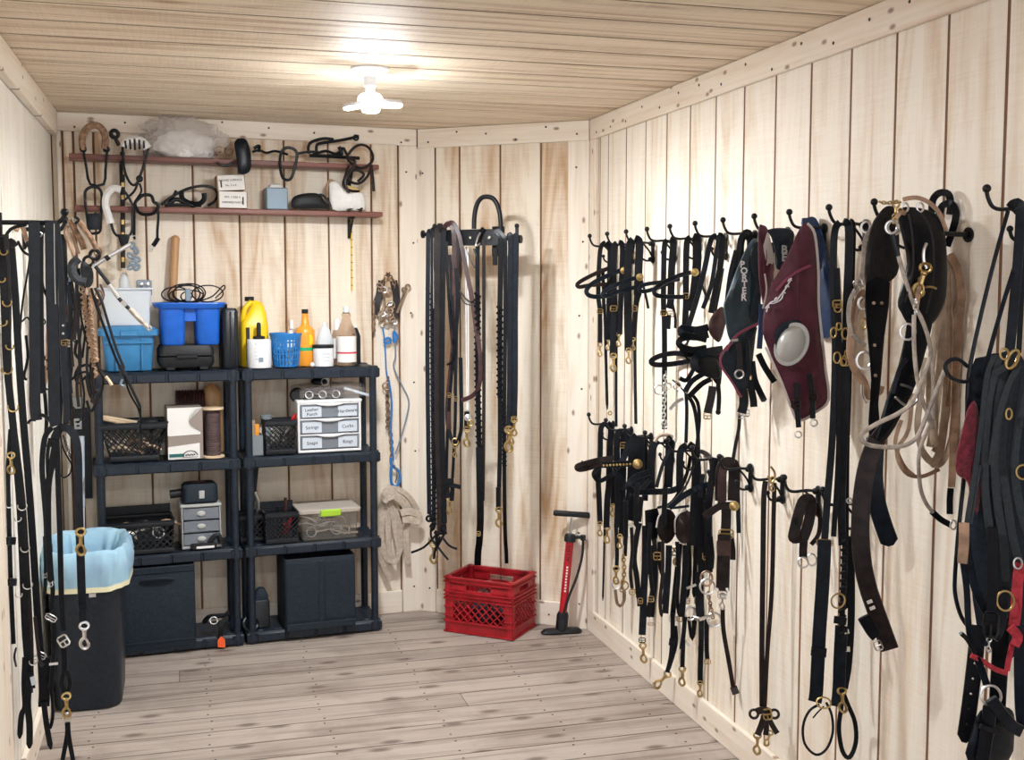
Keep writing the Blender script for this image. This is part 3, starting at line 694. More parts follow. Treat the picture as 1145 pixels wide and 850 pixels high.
mm.box(cc-UP*.006, (.032, .0006, .0007), AXB); mm.build('printed_emblem', INK, t)
a, b = span(226, 252, .27, 480); r = (b-a)/2; c = BF((a+b)/2, .275-r, Z3); h = zof(239, 456, .24)-Z3
t = thing('leather_spool', 'brown leather cord wound on a spool with pale wooden ends', 'spool', c)
for z0 in (0, h-.008): MB().lathe(c+UP*z0, [(r, 0), (r, .007), (r*.96, .0085)], 28).build('spool_end', WOODL, t)
mm = MB()
for k in range(30):
    zz = .011+(h-.024)*k/29; mm.ring(c+UP*zz, (.03*math.sin(k), .03*math.cos(k*2), 1), r*.60, .0042, 22, 6)
mm.lathe(c, [(r*.58, .008), (r*.58, h-.009)], 20); mm.build('wound_cord', WTH, t)
# corrugated brown brush behind the carton
s0 = bs(199, 470, .1)[0]; s1 = bs(228, 470, .1)[0]; zt = zof(215, 437, .09)
t = thing('coiled_hose', 'brown ribbed roll standing behind the carton and the spool', 'roll', BF((s0+s1)/2, .07, Z3))
mm = MB()
for k in range(10): mm.lathe(BF(s0+(s1-s0)*k/9, .07, Z3+(zt-Z3)*.5), [((zt-Z3)*.5, -.006), ((zt-Z3)*.52, 0), ((zt-Z3)*.5, .006)], 18, (NB, UP, TB), .35, 1)
mm.build('rib', LM, t)
c = BF(bs(238, 470, .08)[0], .07, Z3)
tag(MB().lathe(c, [(.045, 0), (.045, zt-Z3-.03), (.034, zt-Z3+.01), (.010, zt-Z3+.028)], 18, AXB, 1, .6).build('wooden_block', WOODH), 'brown pointed wooden block behind the thread spool', 'block')
# ---- right second shelf
s, o, z, hs, ho, hz = bbox3(278, 487, 294.5, 507, .25, .1, Z3)
t = thing('grey_container', 'small grey open container at the left end of the right second shelf', 'container', BF(s, o, Z3))
MB().rrect(BF(s, o, Z3), [(hs, ho, .006, 0), (hs, ho, .006, hz*2), (hs-.004, ho-.004, .005, hz*2), (hs-.004, ho-.004, .005, .006)], AXB).build('container_body', GREYP, t)
for k, (u, zt, m, l) in enumerate(((-.3, 470, CRD, 'folded brown paper in the small grey container'), (.35, 475, ORA, 'orange and white packet in the small grey container'), (.0, 478, BLUEI, 'pale blue packet in the small grey container'))):
    q = Z3+.007; hh = (zof(286, zt, .22)-q)/2
    tag(MB().box(BF(s+hs*u, o+.02-.022*k, q+hh), (hs*.35, .006, hh), AXB, .002).build('packet', m), l, 'packet')
p = BF(bs(297, 463, .15)[0], .16, 0); z0 = Z3
tag(MB().lathe(p+UP*z0, [(.02, 0), (.02, .12), (.012, .135), (.012, .15), (.026, .152), (.026, .168), (.024, .17)], 14).build('grey_topped_bottle', GREYP), 'grey bottle with a wide flat top behind the black pen basket', 'bottle')
t, g = basket_px(297, 471, 331, 505, .26, .12, Z3, 'lattice_basket', 'black lattice basket left of the white drawer unit', .06, BPL2, .022)
s, o, z, hs, ho, h = g
a = BF(s+.01, o+.02, z+h*.4); b = at(332, 463, ('b', .22))
t = thing('red_handled_shears', 'red handled shears leaning out of the black lattice basket', 'shears', a)
for k in (-.004, .006): MB().tube([a+(b-a)*.55+TB*k, a+(b-a)*.8+TB*(k*1.5)+UP*.004, b+TB*k], .006, 8).build('shears_handle', REDP, t)
MB().tube([a, a+(b-a)*.56], .004, 6).build('blade', STEEL, t)
for k, (u, v, m) in enumerate(((-.5, .5, STEEL), (.3, .6, STEEL), (-.1, .35, BPL2))):
    c = BF(s+hs*u, o, z+h*v); tag(MB().tube([c-UP*.03, c+TB*.012, c+UP*.035+TB*.02], .006, 6).build('small_tool', m, base=c), ('left metal tool', 'right metal tool', 'black plastic tool')[k]+' standing in the lattice basket with the shears', 'tool')
# ---- drawer units
def drawers(x0, y0, x1, y1, off, dep, z, label, body, front, n, knob, labels=None, gap=.0):
    s, o, zz, hs, ho, hz = bbox3(x0, y0, x1, y1, off, dep, z); h = hz*2
    t = thing('drawer_unit', label, 'drawers', BF(s, o, z)); wl = hs*.075
    m = MB()
    m.box(BF(s, o, z+h-.006), (hs+.004, ho+.002, .0065), AXB, .003).box(BF(s, o, z+.006), (hs, ho, .006), AXB, .003)
    for k in (-1, 1): m.box(BF(s+k*(hs-wl/2), o, z+h/2), (wl/2, ho, h/2-.002), AXB, .003)
    m.box(BF(s, o-ho+.002, z+h/2), (hs-.002, .002, h/2-.002), AXB)
    m.build('cabinet_frame', body, t)
    H0 = z+.013; HH = (h-.027)/n
    for k in range(n):
        zc = H0+HH*(n-1-k); d = MB()
        d.box(BF(s, o+ho-.003, zc+HH/2), (hs-wl-.002, .003, HH/2-.004), AXB, .002)
        d.box(BF(s, o, zc+.004), (hs-wl-.002, ho-.006, .002), AXB)
        for q in (-1, 1): d.box(BF(s+q*(hs-wl-.003), o, zc+HH*.42), (.0015, ho-.006, HH*.38), AXB)
        d = d.build('drawer', front, t)
        if knob == 'lip':
            MB().panel([BF(s+hs*u, o+ho+.004, zc+HH*v) for u, v in ((-.42, .99), (-.25, .84), (0, .80), (.25, .84), (.42, .99))], .014, NB, .004).build('drawer_pull', body, d)
            MB().box(BF(s, o+ho+.0012, zc+HH*.97), (hs-wl, .003, .0025), AXB).build('drawer_edge', body, d)
        else: MB().ball(BF(s, o+ho+.002, zc+HH*.52), .016, 14, 8, AXB, (1.2, .35, .8)).build('drawer_knob', body, d)
        if labels:
            for q, tx in zip((-1, 1), labels[k]):
                cc = BF(s+q*hs*.56, o+ho+.0012, zc+HH*.45)
                lb = MB().box(cc, (hs*.30, .0008, HH*.34), AXB).build('paper_label', BLUEI, d)
                two = '\n' in tx
                text('handwriting', tx, .020 if two else .022, cc+NB*.0014, TB+UP*.06, UP-TB*.06, INK, t)
    return t, (s, o, z, hs, ho, h)
t, g = drawers(333, 447, 404, 506, .26, .19, Z3, 'white three-drawer plastic unit with handwritten paper labels', WHT, CLRD, 3, 'lip', (('Leather\nPunch', 'Hardware'), ('Strings', 'Curbs'), ('Snaps', 'Rings')))
s, o, z, hs, ho, h = g
base = BF(s-.01, o, z+h+.002)
t = thing('bit_bag', 'clear plastic bag of shiny bits lying on the white drawer unit', 'bag', base)
MB().panel([BF(s+hs*u, o+ho*v, z+h+.03) for u, v in ((-1.05, -.4), (-.8, .6), (0, .85), (.9, .8), (1.25, .3), (.6, -.6), (-.5, -.8))], .045, UP, .018, 3, .012).build('bag_film', BAG, t)
MB().panel([BF(s+hs*u, o+ho*v, z+h+.018) for u, v in ((-1.0, -.3), (-.8, .5), (-.1, .7), (.5, .6), (.5, -.3), (-.3, -.6))], .026, UP, .014, 3, .01).build('dark_filling', RUBY, t)
for k, u in enumerate((-.62, -.2, .22)): MB().ring(BF(s+hs*u, o+ho*.88, z+h+.024), NB+UP*.35, .017, .0026, 18, 6).build('bit_ring', STEEL, t)
for k, u in enumerate((-.42, .02)): MB().tube([BF(s+hs*(u-.1), o+ho*.9, z+h+.034), BF(s+hs*(u+.1), o+ho*.9, z+h+.026)], .004, 6).build('bit_mouthpiece', STEEL, t)
MB().strap([BF(s+hs*.5, o+ho*.8, z+h+.05), BF(s+hs*.9, o+ho*.8, z+h+.03), BF(s+hs*1.3, o+ho*.7, z+h+.012)], .012, .003).build('blue_edge', BLUEI, t)
c = BF(s-hs*.22, o+.02, z+h+.066)
t = thing('coiled_strap', 'small dark coil with metal ring on top of the bag of bits', 'strap', c)
MB().ball(c+UP*.012, .035, 14, 8, AXB, (1.1, .8, .55)).build('coil', LB, t)
MB().ring(c+NB*.035+TB*.02+UP*.012, NB+UP*.3, .016, .0028, 18, 6).build('ring', STEEL, t)
p = BF(s-hs*.92, o+.03, z+h+.004)
tag(MB().lathe(p+UP*.016, [(.028, -.016), (.034, -.01), (.034, .01), (.028, .016)], 20, (TB, UP, NB)).build('dark_roll', RUBY), 'small black roll at the left end of the white drawer unit top', 'roll')
# ---- third shelf left
t, g = basket_px(117, 585, 195, 617, .28, .21, Z2, 'milk_crate', 'black lattice crate of tack pieces on the third shelf above the bin', .03, BPL2, .026, cat='crate')
s, o, z, hs, ho, h = g
hb = zof(160, 566, .1)-Z2
MB().box(BF(s, o-ho, z+hb*.5), (hs, .003, hb*.5), AXB, .002).build('crate_back', BPL2, t)
rd = random.Random(9); nm = [('snaffle_ring', STEEL), ('curb_chain', STEEL), ('leather_scrap', LT), ('buckled_strap', LB), ('bit_shank', STEEL), ('rein_end', LD), ('spare_buckle', STEEL), ('girth_strap', LT)]
wh = ['at the far left', 'left of middle', 'under the middle', 'in the middle', 'right of middle', 'near the right corner', 'at the far right', 'deep at the back']
for k in range(8):
    c = BF(s-hs*.8+hs*1.6*k/7, o+rd.uniform(0, .05), z+h*rd.uniform(.5, 1.0))
    m = MB()
    if k in (0, 6): m.ring(c, NB+UP*rd.uniform(.2, 1), .024, .0035)
    else: m.strap([c-TB*.05-UP*.01, c+UP*rd.uniform(.0, .02), c+TB*.05+UP*rd.uniform(-.01, .02), c+TB*.07-UP*.02], .014, .005, NB+UP)
    tag(m.build(nm[k][0], nm[k][1]), f'{("steel", "steel", "tan leather", "black leather", "steel", "dark leather", "steel", "tan leather")[k]} {nm[k][0].replace("_", " ")} {wh[k]} of the black lattice crate', 'tack')
t, g = drawers(203, 564, 247, 606, .25, .16, Z2, 'small smoky clear drawer unit on the third shelf', GREYCUP, CLRD, 3, 'knob')
s, o, z, hs, ho, h = g
b0 = BF(s-.005, o, z+h+.001)
t = thing('power_tool_case', 'black padded clipper pouch with grey badge on the smoky drawers', 'pouch', b0)
zt = zof(225, 541, .22)-z-h
MB().rrect(BF(s+.0, o+.02, z+h+.002), [(hs*.86, .05, .02, 0), (hs*.92, .06, .025, .01), (hs*.9, .06, .025, zt*.85), (hs*.75, .05, .02, zt)], AXB).build('pouch_body', FABB, t)
MB().box(BF(s+hs*.05, o+.082, z+h+zt*.5), (.012, .003, .018), AXB, .003).build('badge', GREYCUP, t)
MB().tube([BF(s-hs*.7, o+.02, z+h+zt*.55), BF(s-hs*1.2, o+.02, z+h+zt*.5), BF(s-hs*1.5, o+.02, z+h+zt*.48)], .019, 10).build('pouch_nozzle', RUBY, t)
MB().box(BF(s-hs*.05, o+.02, z+h+zt+.003), (.03, .012, .004), AXB, .002).build('red_tag', LM, t)
p = BF(bs(228, 604, .28)[0], .262, Z2)
t = thing('clipper_blade', 'small black and white clipper blade in front of the smoky drawers', 'clipper', p)
MB().box(p+UP*.012, (.055, .016, .012), AXB, .004).build('blade_block', RUBY, t)
MB().box(p+UP*.010+NB*.0165+TB*.006, (.038, .002, .005), AXB, .001).build('white_strip', WHT, t)
MB().tube([p+TB*.02+UP*.024, p+TB*.045+UP*.05, p+TB*.065+UP*.055, p+TB*.075+UP*.02], .011, 8).build('clipper_arm', RUBY, t)
# ---- third shelf right
t, g = basket_px(269, 577, 294, 605, .2, .12, Z2, 'lattice_basket', 'black lattice basket half hidden behind the shelf posts', .06, BPL2, .02)
s, o, z, hs, ho, h = g
a = BF(s, o, z+h*.5); tag(MB().strap([a, at(282, 560, ('b', .16)), at(286, 522, ('b', .14))], .028, .012, NB).build('black_boot', FABB, base=a), 'long black strap end standing in the half hidden basket', 'strap')
a = BF(s+.02, o+.02, z+h*.6); tag(MB().tube([a, at(289, 565, ('b', .17)), at(285, 550, ('b', .17))], .009, 8).build('grey_tool', STEEL, base=a), 'grey metal tool standing in the half hidden basket', 'tool')
t, g = basket_px(297, 574, 334, 606, .28, .15, Z2, 'lattice_basket', 'black lattice basket with red handled tools left of the clear tote', .06, BPL2, .02)
s, o, z, hs, ho, h = g
hb = zof(310, 560, .13)-Z2
MB().box(BF(s, o-ho, z+hb*.5), (hs, .003, hb*.5), AXB, .002).build('basket_back', BPL2, t)
for k, (u, y1, m, l) in enumerate(((.35, 556, LM, 'tall dark red tool handle'), (.7, 573, REDP, 'short bright red tool handle'), (-.1, 565, RUBY, 'black tool handle'), (.3, 585, REDP, 'low red grip'))):
    a = BF(s+hs*u*.6, o, z+h*.2); b = BF(s+hs*u, o+.02, zof(316, y1, .2))
    tag(MB().tube([a, (a+b)/2+TB*.003, b], .007, 8).build('tool_grip', m, base=a), l+' in the basket left of the clear tote', 'tool')
s, o, z, hs, ho, hz = bbox3(337, 572, 401, 606, .285, .2, Z2); h = hz*2
t = thing('clear_tote', 'clear plastic tote of metal bits with white lid and lime green latch', 'tote', BF(s, o, Z2))
MB().rrect(BF(s, o, Z2), [(hs*.95, ho*.93, .014, 0), (hs, ho, .016, h), (hs-.003, ho-.003, .014, h), (hs*.95-.003, ho*.93-.003, .012, .004)], AXB).build('tote_body', CLRT, t)
MB().rrect(BF(s, o, Z2+h), [(hs+.010, ho+.010, .018, -.004), (hs+.012, ho+.012, .018, .010), (hs+.002, ho+.002, .016, .015), (hs-.01, ho-.01, .014, .013)], AXB).build('tote_lid', LIDT, t)
MB().box(BF(s, o+ho+.013, Z2+h-.004), (hs*.36, .006, .016), AXB, .004).build('lid_latch', GRN, t)
rd = random.Random(12)
for k in range(24):
    c = BF(s+rd.uniform(-.75, .72)*hs, o+ho*rd.uniform(.35, .78), Z2+h*rd.uniform(.16, .74)); m = MB()
    if k % 3 == 0: m.ring(c, NB+UP*rd.uniform(-.5, .5)+TB*rd.uniform(-.5, .5), .022, .0035)
    else: m.tube([c-TB*.04+UP*rd.uniform(-.02, .02), c+UP*rd.uniform(-.01, .02), c+TB*.04+UP*rd.uniform(-.02, .02)], .005, 6)
    tag(m.build('steel_bit' if k % 3 else 'bit_ring', STEEL), ('ring shaped' if k % 3 == 0 else 'long bent')+' steel bit piece piled in the clear tote', 'bit', ('ring' if k % 3 == 0 else 'bent')+' bit pieces in the clear tote')
# ---- cloth cubes on the lowest tier
def cube(x0, y0, x1, y1, off, dep, label, seam):
    s, o, z, hs, ho, hz = bbox3(x0, y0, x1, y1, off, dep, None); z = max(.004, z-hz); h = zof((x0+x1)/2, y0, off)-z
    t = thing('storage_cube', label, 'box', BF(s, o, z))
    MB().rrect(BF(s, o, z), [(hs*.985, ho*.98, .012, 0), (hs, ho, .014, .01), (hs*1.0, ho, .014, h-.004), (hs*.99, ho*.98, .012, h), (hs*.97, ho*.95, .01, h-.002), (hs*.95, ho*.93, .008, h-.06)], AXB).build('cube_body', FABB, t)
    if seam == 'v': MB().box(BF(s+.002, o+ho, z+h*.5), (.013, .003, h*.45), AXB, .002).build('centre_strip', FABB, t); 
    if seam == 'v':
        for q in (-1, 1): MB().panel([BF(s+q*hs*.53+hs*.42*u, o+ho+.001, z+h*(.53+.40*v)) for u, v in ((-1, -1), (-1, 1), (1, 1), (1, -1))], .004, NB, .003, 1).build('front_panel', FABB, t)
        MB().box(BF(s, o+ho+.002, z+h*.05), (hs*.98, .004, .016), AXB, .003).build('bottom_band', FABB, t)
    else:
        MB().box(BF(s, o+ho, z+h*.955), (hs*.97, .004, .014), AXB, .003).build('top_band', FABB, t)
        MB().tube([BF(s-.07, o+ho+.002, z+h*.84), BF(s-.03, o+ho+.014, z+h*.865), BF(s+.03, o+ho+.014, z+h*.865), BF(s+.07, o+ho+.002, z+h*.84)], .007, 8).build('pull_handle', FABB, t)
        MB().box(BF(s, o+ho+.001, z+h*.1), (hs*.95, .003, .004), AXB, .001).build('bottom_seam', FABB, t)
    return t
cube(133, 634, 219, 727, .295, .22, 'wide black cloth storage cube under the left shelving unit beside the bin', 'h')
cube(319, 623, 398, 703, .31, .24, 'black cloth storage cube with a centre seam under the right shelving unit', 'v')
# ---- small things on the lowest tiers
p = BF(bs(292, 690, .2)[0], .2, Z1)
t = thing('black_speaker', 'small black rounded speaker box left of the seamed storage cube', 'box', p)
h = zof(291, 657, .2)-Z1
MB().rrect(p, [(.036, .03, .008, 0), (.036, .03, .008, h*.66), (.030, .026, .008, h*.7)], AXB).build('speaker_body', BPL2, t)
MB().rrect(p, [(.03, .024, .01, h*.7), (.032, .024, .01, h*.8), (.018, .018, .01, h*.97), (.012, .012, .008, h)], AXB).build('mesh_top', FABB, t)
p = BF(bs(280, 694, .24)[0], .24, Z1)
tag(MB().ring(p+UP*.025, (.3, -.8, .5), .032, .009, 20, 8).build('rolled_strap', LB), 'rolled black strap on the lowest tier beside the small speaker box', 'strap')
p = BF(bs(240, 693, .26)[0], .25, Z1)
t = thing('tagged_strap', 'bundled dark strap with an orange tag hanging over the lowest shelf edge', 'strap', p)
MB().strap([at(229, 696, ('b', .24)), at(233, 690, ('b', .25)), at(243, 689, ('b', .26)), at(252, 688, ('b', .26)), at(256, 685, ('b', .26))], .028, .014, UP).build('bundle', LB, t)
MB().ring(at(239, 694, ('b', .28)), NB+UP*.6, .016, .003).build('ring', STEEL, t)
MB().strap([at(254, 690, ('b', .28)), at(247, 698, ('b', .295)), at(247, 704, ('b', .3)), at(246.5, 712, ('b', .3))], .02, .004).build('hanging_end', LB, t)
MB().panel([at(x, y, ('b', .303)) for x, y in ((243.5, 716), (247, 711.5), (251.5, 715), (252, 724), (243.5, 724))], .003, NB, 0, 1).build('orange_tag', ORT, t)

# ================================================================ rubbish bin with its liner
YB0, YB1 = 4.47, 4.92
c = V((-.385, 4.70, 0)); hx, hy = .135, .2
zr = .60
t = thing('rubbish_bin', 'tall dark plastic rubbish bin with pale blue liner in the left corner', 'bin', c)
MB().rrect(c, [(hx*.86, hy*.86, .06, .003), (hx*.89, hy*.89, .065, .012), (hx, hy, .07, zr-.03), (hx+.003, hy+.003, .07, zr-.02), (hx+.003, hy+.003, .07, zr), (hx-.004, hy-.004, .065, zr), (hx*.8, hy*.8, .05, .1)], None, 7).build('bin_body', BPL, t)
MB().box(c+V((.03, -hy-.008+.012, zr-.15)), (.012, .004, .007)).build('maker_sticker', WHTB, t)
rd = random.Random(5); rings = []
n = 56
def rr(hx, hy, k):
    a = 2*math.pi*k/n; p = 3.2
    cx, sx = math.cos(a), math.sin(a); return hx*math.copysign(abs(cx)**(2/p), cx), hy*math.copysign(abs(sx)**(2/p), sx)
ph = [rd.uniform(-1, 1) for _ in range(n)]
for (gx, z, wob, q) in ((1.20, zr-.115, .003, 0), (1.22, zr-.08, .007, 1), (1.23, zr-.04, .009, 2), (1.19, zr+.004, .009, 3), (1.11, zr+.020, .005, 4), (.97, zr+.008, .004, 5), (.90, zr-.04, .010, 6), (.86, zr-.12, .014, 7), (.76, zr-.2, .016, 8)):
    ring = []
    for k in range(n):
        x, y = rr(hx*gx, hy*gx, k); w = wob*math.sin(k*1.7+q*.9+ph[k]); d = V((x, y, 0)).normalized()
        ring.append(c+V((x, y, z))+d*w+UP*(wob*.6*math.sin(k*.8+q)))
    rings.append(ring)
MB().loft(rings, cap=False).build('bin_liner', BAGB, t, smooth=60)
MB().loft([[p+(p-c).normalized()*.002+UP*dz-UP*(p-c).normalized().z*.002 for p in rings[0]] for dz in (.004, -.016)], cap=False).build('liner_hem', HEM, t, smooth=60)
MB().panel([c+V((*rr(hx*.8, hy*.8, k), zr-.2)) for k in range(0, n, 4)], .004, UP, .02, 2, .03).build('liner_bottom', BAGB, t)
# broom handle and black switch panel in the corner behind the bin
a = V((XL+.09, 5.2, .006)); b = at(91, 488, 5.2)
a.x = b.x-.02
t = thing('broom', 'white and blue broom pole standing in the corner behind the bin', 'broom', V((a.x, 5.2, 0)))
MB().tube([a+UP*.05, a+(b-a)*.68], .011, 10, sub=1).build('pole', WHT, t)
MB().tube([a+(b-a)*.68, b], .013, 10, sub=1).build('blue_grip', BLUEI, t)
MB().box(a+UP*.03, (.03, .1, .024), None, .008).build('broom_head', BLUE1, t)
s0 = bs(82, 500, .02)[0]; s1 = bs(102, 500, .02)[0]
zt, zb = zof(92, 456, .02), zof(92, 558, .02)
t = thing('switch_panel', 'narrow black board with sockets on the wall behind the left shelf post', 'panel', BF((s0+s1)/2, .012, zb))
MB().box(BF((s0+s1)/2, .012, (zt+zb)/2), ((s1-s0)/2, .009, (zt-zb)/2), AXB, .002).build('black_board', BPL2, t)
MB().box(BF(s0+.022, .026, zof(88, 474, .026)), (.016, .005, .024), AXB, .002).build('socket_plate', WHT, t)
for k in (-.008, .008): MB().box(BF(s0+.022, .0315, zof(88, 474, .026)+k), (.006, .001, .004), AXB).build('socket_slot', INK, t)
for x, y in ((94, 459), (93, 468)): MB().ball(at(x, y, ('b', .023)), .005, 8, 6).build('indicator', REDP, t)
tag(MB().box(BF(s0+.02, .022, zof(87, 450, .02)), (.02, .02, .026), AXB, .003).build('junction_box', GREYCUP), 'small grey junction box on the wall just above the black socket board', 'box')
# ================================================================ harness building in photograph coordinates
def pts(sx): return [tuple(float(q) for q in p.split(',')) for p in sx.split()]
class Tack:
    """one piece of tack: straps, rings and buckles drawn at the depth pl where it hangs, each a part of its own"""
    def __init__(s, name, label, cat, pl, first, group=None, **k):
        s.pl = pl; s.t = thing(name, label, cat, at(first[0], first[1], pl), group); s.k = 0
    def P(s, sx, d=0.): return [at(q[0], q[1], s.pl, d+(q[2] if len(q) > 2 else 0)) for q in (pts(sx) if isinstance(sx, str) else sx)]
    def s(s, name, w, sx, mat=None, d=0., th=.0045, sub=4, tip=False, taper=1., label=None):
        P = s.P(sx, d); MB().strap(P, w*pxm(P[0]), th, None, sub, tip, taper).build(name, mat or LB, s.t, label=label); return s
    def c(s, name, r, sx, mat=None, d=0., sub=4, closed=False, n=7, r2=None):
        P = s.P(sx, d); k = pxm(P[0]); MB().tube(P, r*k, n, closed, sub, None if r2 is None else r2*k).build(name, mat or LB, s.t); return s
    def view(s, p): return (CO-p).normalized()
    def D(s, name, x, y, R, rr=None, mat=None, d=.008):
        """dee ring: a half hoop under the strap that holds it"""
        p = at(x, y, s.pl, d); q = pxm(p); n = s.view(p); X = UP.cross(n).normalized()
        MB().tube([p+X*(R*q*math.cos(a))-UP*(R*q*math.sin(a)) for a in [-.35+(math.pi+.7)*i/12 for i in range(13)]], (rr or 1)*q, 7, False, 1).build(name, mat or BRASS, s.t); return s
    def r(s, name, x, y, R, rr=None, mat=None, k=1., d=.006, rot=0., arc=None):
        p = at(x, y, s.pl, d); q = pxm(p); n = s.view(p); up = UP*math.cos(rot)+n.cross(UP)*math.sin(rot)
        MB().ring(p, n, R*q, (rr or max(.8, R*.2))*q, 20, 7, up, k).build(name, mat or BRASS, s.t); return s
    def b(s, x, y, w, h, mat=None, rot=0., d=.006, name='buckle'):
        p = at(x, y, s.pl, d); q = pxm(p); n = s.view(p); X = UP.cross(n).normalized(); Y = n.cross(X)
        X, Y = X*math.cos(rot)+Y*math.sin(rot), Y*math.cos(rot)-X*math.sin(rot); a, c = w*q/2, h*q/2; r0 = max(.0011, .11*min(w, h)*q)
        m = MB().tube([p+X*u*a+Y*v*c for u, v in ((-.7, 1), (.7, 1), (1, .7), (1, -.7), (.7, -1), (-.7, -1), (-1, -.7), (-1, .7))], r0, 6, True, 1)
        m.tube([p-X*a, p+X*a], r0*.8, 6); m.tube([p, p-Y*c*1.15+n*r0], r0*.7, 6); m.build(name, mat or BRASS, s.t); return s
    def n(s, x, y, L, mat=None, rot=0., d=.006):
        """trigger snap hanging from its swivel eye"""
        p = at(x, y, s.pl, d); q = pxm(p)*L; n = s.view(p); X = UP.cross(n).normalized(); D = -UP*math.cos(rot)+X*math.sin(rot); S = D.cross(n)
        m = MB().ring(p+D*q*.10, n, q*.13, q*.05, 14, 6, D, 1.2)
        m.tube([p+D*q*.2, p+D*q*.3, p+D*q*.45, p+D*q*.58], q*.075, 7, False, 2, q*.07)
        m.ball(p+D*q*.26, q*.10, 8, 6)
        m.tube([p+D*q*.55+S*.0, p+D*q*.66+S*q*.13, p+D*q*.82+S*q*.15, p+D*q*.97+S*q*.02, p+D*q*.9-S*q*.12, p+D*q*.76-S*q*.13], q*.062, 7, False, 3)
        m.tube([p+D*q*.56, p+D*q*.66-S*q*.09, p+D*q*.78-S*q*.12], q*.045, 6); m.build('snap_hook', mat or BRASS, s.t); return s
    def k_(s, x, y, R, mat=None, d=.008, name='rosette'):
        p = at(x, y, s.pl, d); q = pxm(p)*R; n = s.view(p); X = UP.cross(n).normalized(); Y = n.cross(X)
        MB().lathe(p, [(q, 0), (q, .0016), (q*.94, .0024), (q*.8, .0022), (q*.74, .0028), (q*.2, .0034)], 20, (X, Y, n)).build(name, mat or BRASS, s.t); return s
    def p(s, name, sx, mat=None, th=.006, bulge=.0, d=0., rough=0., sub=3, seed=1, label=None):
        P = s.P(sx, d); c = sum(P, V((0, 0, 0)))/len(P); MB().panel(P, th, s.view(c), bulge, sub, rough, seed).build(name, mat or LB, s.t, label=label); return s
    def braid(s, name, w, sx, mat=None, d=0., step=.5):
        """laced strap: overlapping crossed turns down a core"""
        P = cr(s.P(sx, d), 6); q = w*pxm(P[0]); m = MB(); L = 0; nxt = 0
        m.strap(P, q*.8, .004, None, 1); kk = 0
        for i in range(1, len(P)):
            seg = P[i]-P[i-1]; l = seg.length
            while nxt <= L+l:
                c = P[i-1]+seg*((nxt-L)/l); n = s.view(c); t = seg.normalized(); sd = t.cross(n); g = 1 if kk % 2 else -1
                m.tube([c-sd*q*.48*g-t*q*.35, c+n*.004, c+sd*q*.46*g+t*q*.35], q*.23, 5, False, 1); nxt += q*step; kk += 1
            L += l
        m.build(name, mat or LB, s.t); return s
    def chain(s, name, sx, R, mat=None, d=.004):
        P = cr(s.P(sx, d), 6); q = R*pxm(P[0]); m = MB(); L = 0; nxt = 0; k = 0
        for i in range(1, len(P)):
            seg = P[i]-P[i-1]; l = max(1e-6, seg.length)
            while nxt <= L+l:
                c = P[i-1]+seg*((nxt-L)/l); n = s.view(c); t = seg.normalized(); sd = t.cross(n); nn = (n if k % 2 else (sd+n*.4).normalized())
                m.ring(c, nn, q*1.25, q*.32, 10, 5, t, .62); nxt += q*1.75; k += 1
            L += l
        m.build(name, mat or STEEL, s.t); return s

# ================================================================ the two wall shelves above the shelving
def wall_shelf(x0, y0, x1, y1, label, hgt=.022, dep=.14):
    a = at(x0, y0, ('b', dep)); b = at(x1, y1, ('b', dep)); s0 = (a-C0).dot(TB); s1 = (b-C0).dot(TB); z = (a.z+b.z)/2
    t = thing('wall_shelf', label, 'shelf', BF((s0+s1)/2, .06, z), 'red brown wall shelves')
    MB().box(BF((s0+s1)/2, .012+dep/2-.006, z), ((s1-s0)/2, dep/2-.006, hgt/2), AXB, .003).build('shelf_board', SHELFW, t)
    return t, s0, s1, z+hgt/2
W1, sa, sb, ZU = wall_shelf(77, 175, 424, 186, 'upper red brown wall shelf with the plastic bag on it')
W2, sc, sd_, ZW = wall_shelf(83, 233, 428, 239, 'lower red brown wall shelf with two small white boxes on it')
for t, z, xs in ((W1, ZU-.022, (137, 392)), (W2, ZW-.022, (392,))):
    for x in xs:
        s = bs(x, 230, .05)[0]
        MB().box(BF(s, .018, z-.05), (.008, .004, .048), AXB, .001).box(BF(s, .06, z-.005), (.008, .045, .004), AXB, .001).tube([BF(s, .02, z-.09), BF(s, .05, z-.06), BF(s, .09, z-.012)], .005, 6).build('bracket', IRON, t)
# brass standards under the brackets
for nm, x, y0, y1, l in (('brass_strip', 137, 170, 300, 'brown and brass shelf standard at the left end of the wall shelves'), ('folding_rule', 393, 246, 325, 'thin yellow folding rule hanging below the right end of the shelves')):
    a = at(x, y0, ('b', .026)); b = at(x+.6, y1, ('b', .026)); w = .010 if nm == 'brass_strip' else .008
    t = thing(nm, l, 'strip' if nm == 'brass_strip' else 'ruler', b)
    MB().strap([a, b], w*2 if nm == 'brass_strip' else w, .004, NB, 1).build('strip_body', LD if nm == 'brass_strip' else YEL, t)
    for k in range(9):
        c = a+(b-a)*((k+.6)/9.3); MB().box(c+NB*.003, (w*.6, .0012, .010 if nm == 'brass_strip' else .0015), AXB).build('brass_mark' if nm == 'brass_strip' else 'rule_mark', BRASS if nm == 'brass_strip' else INK, t)
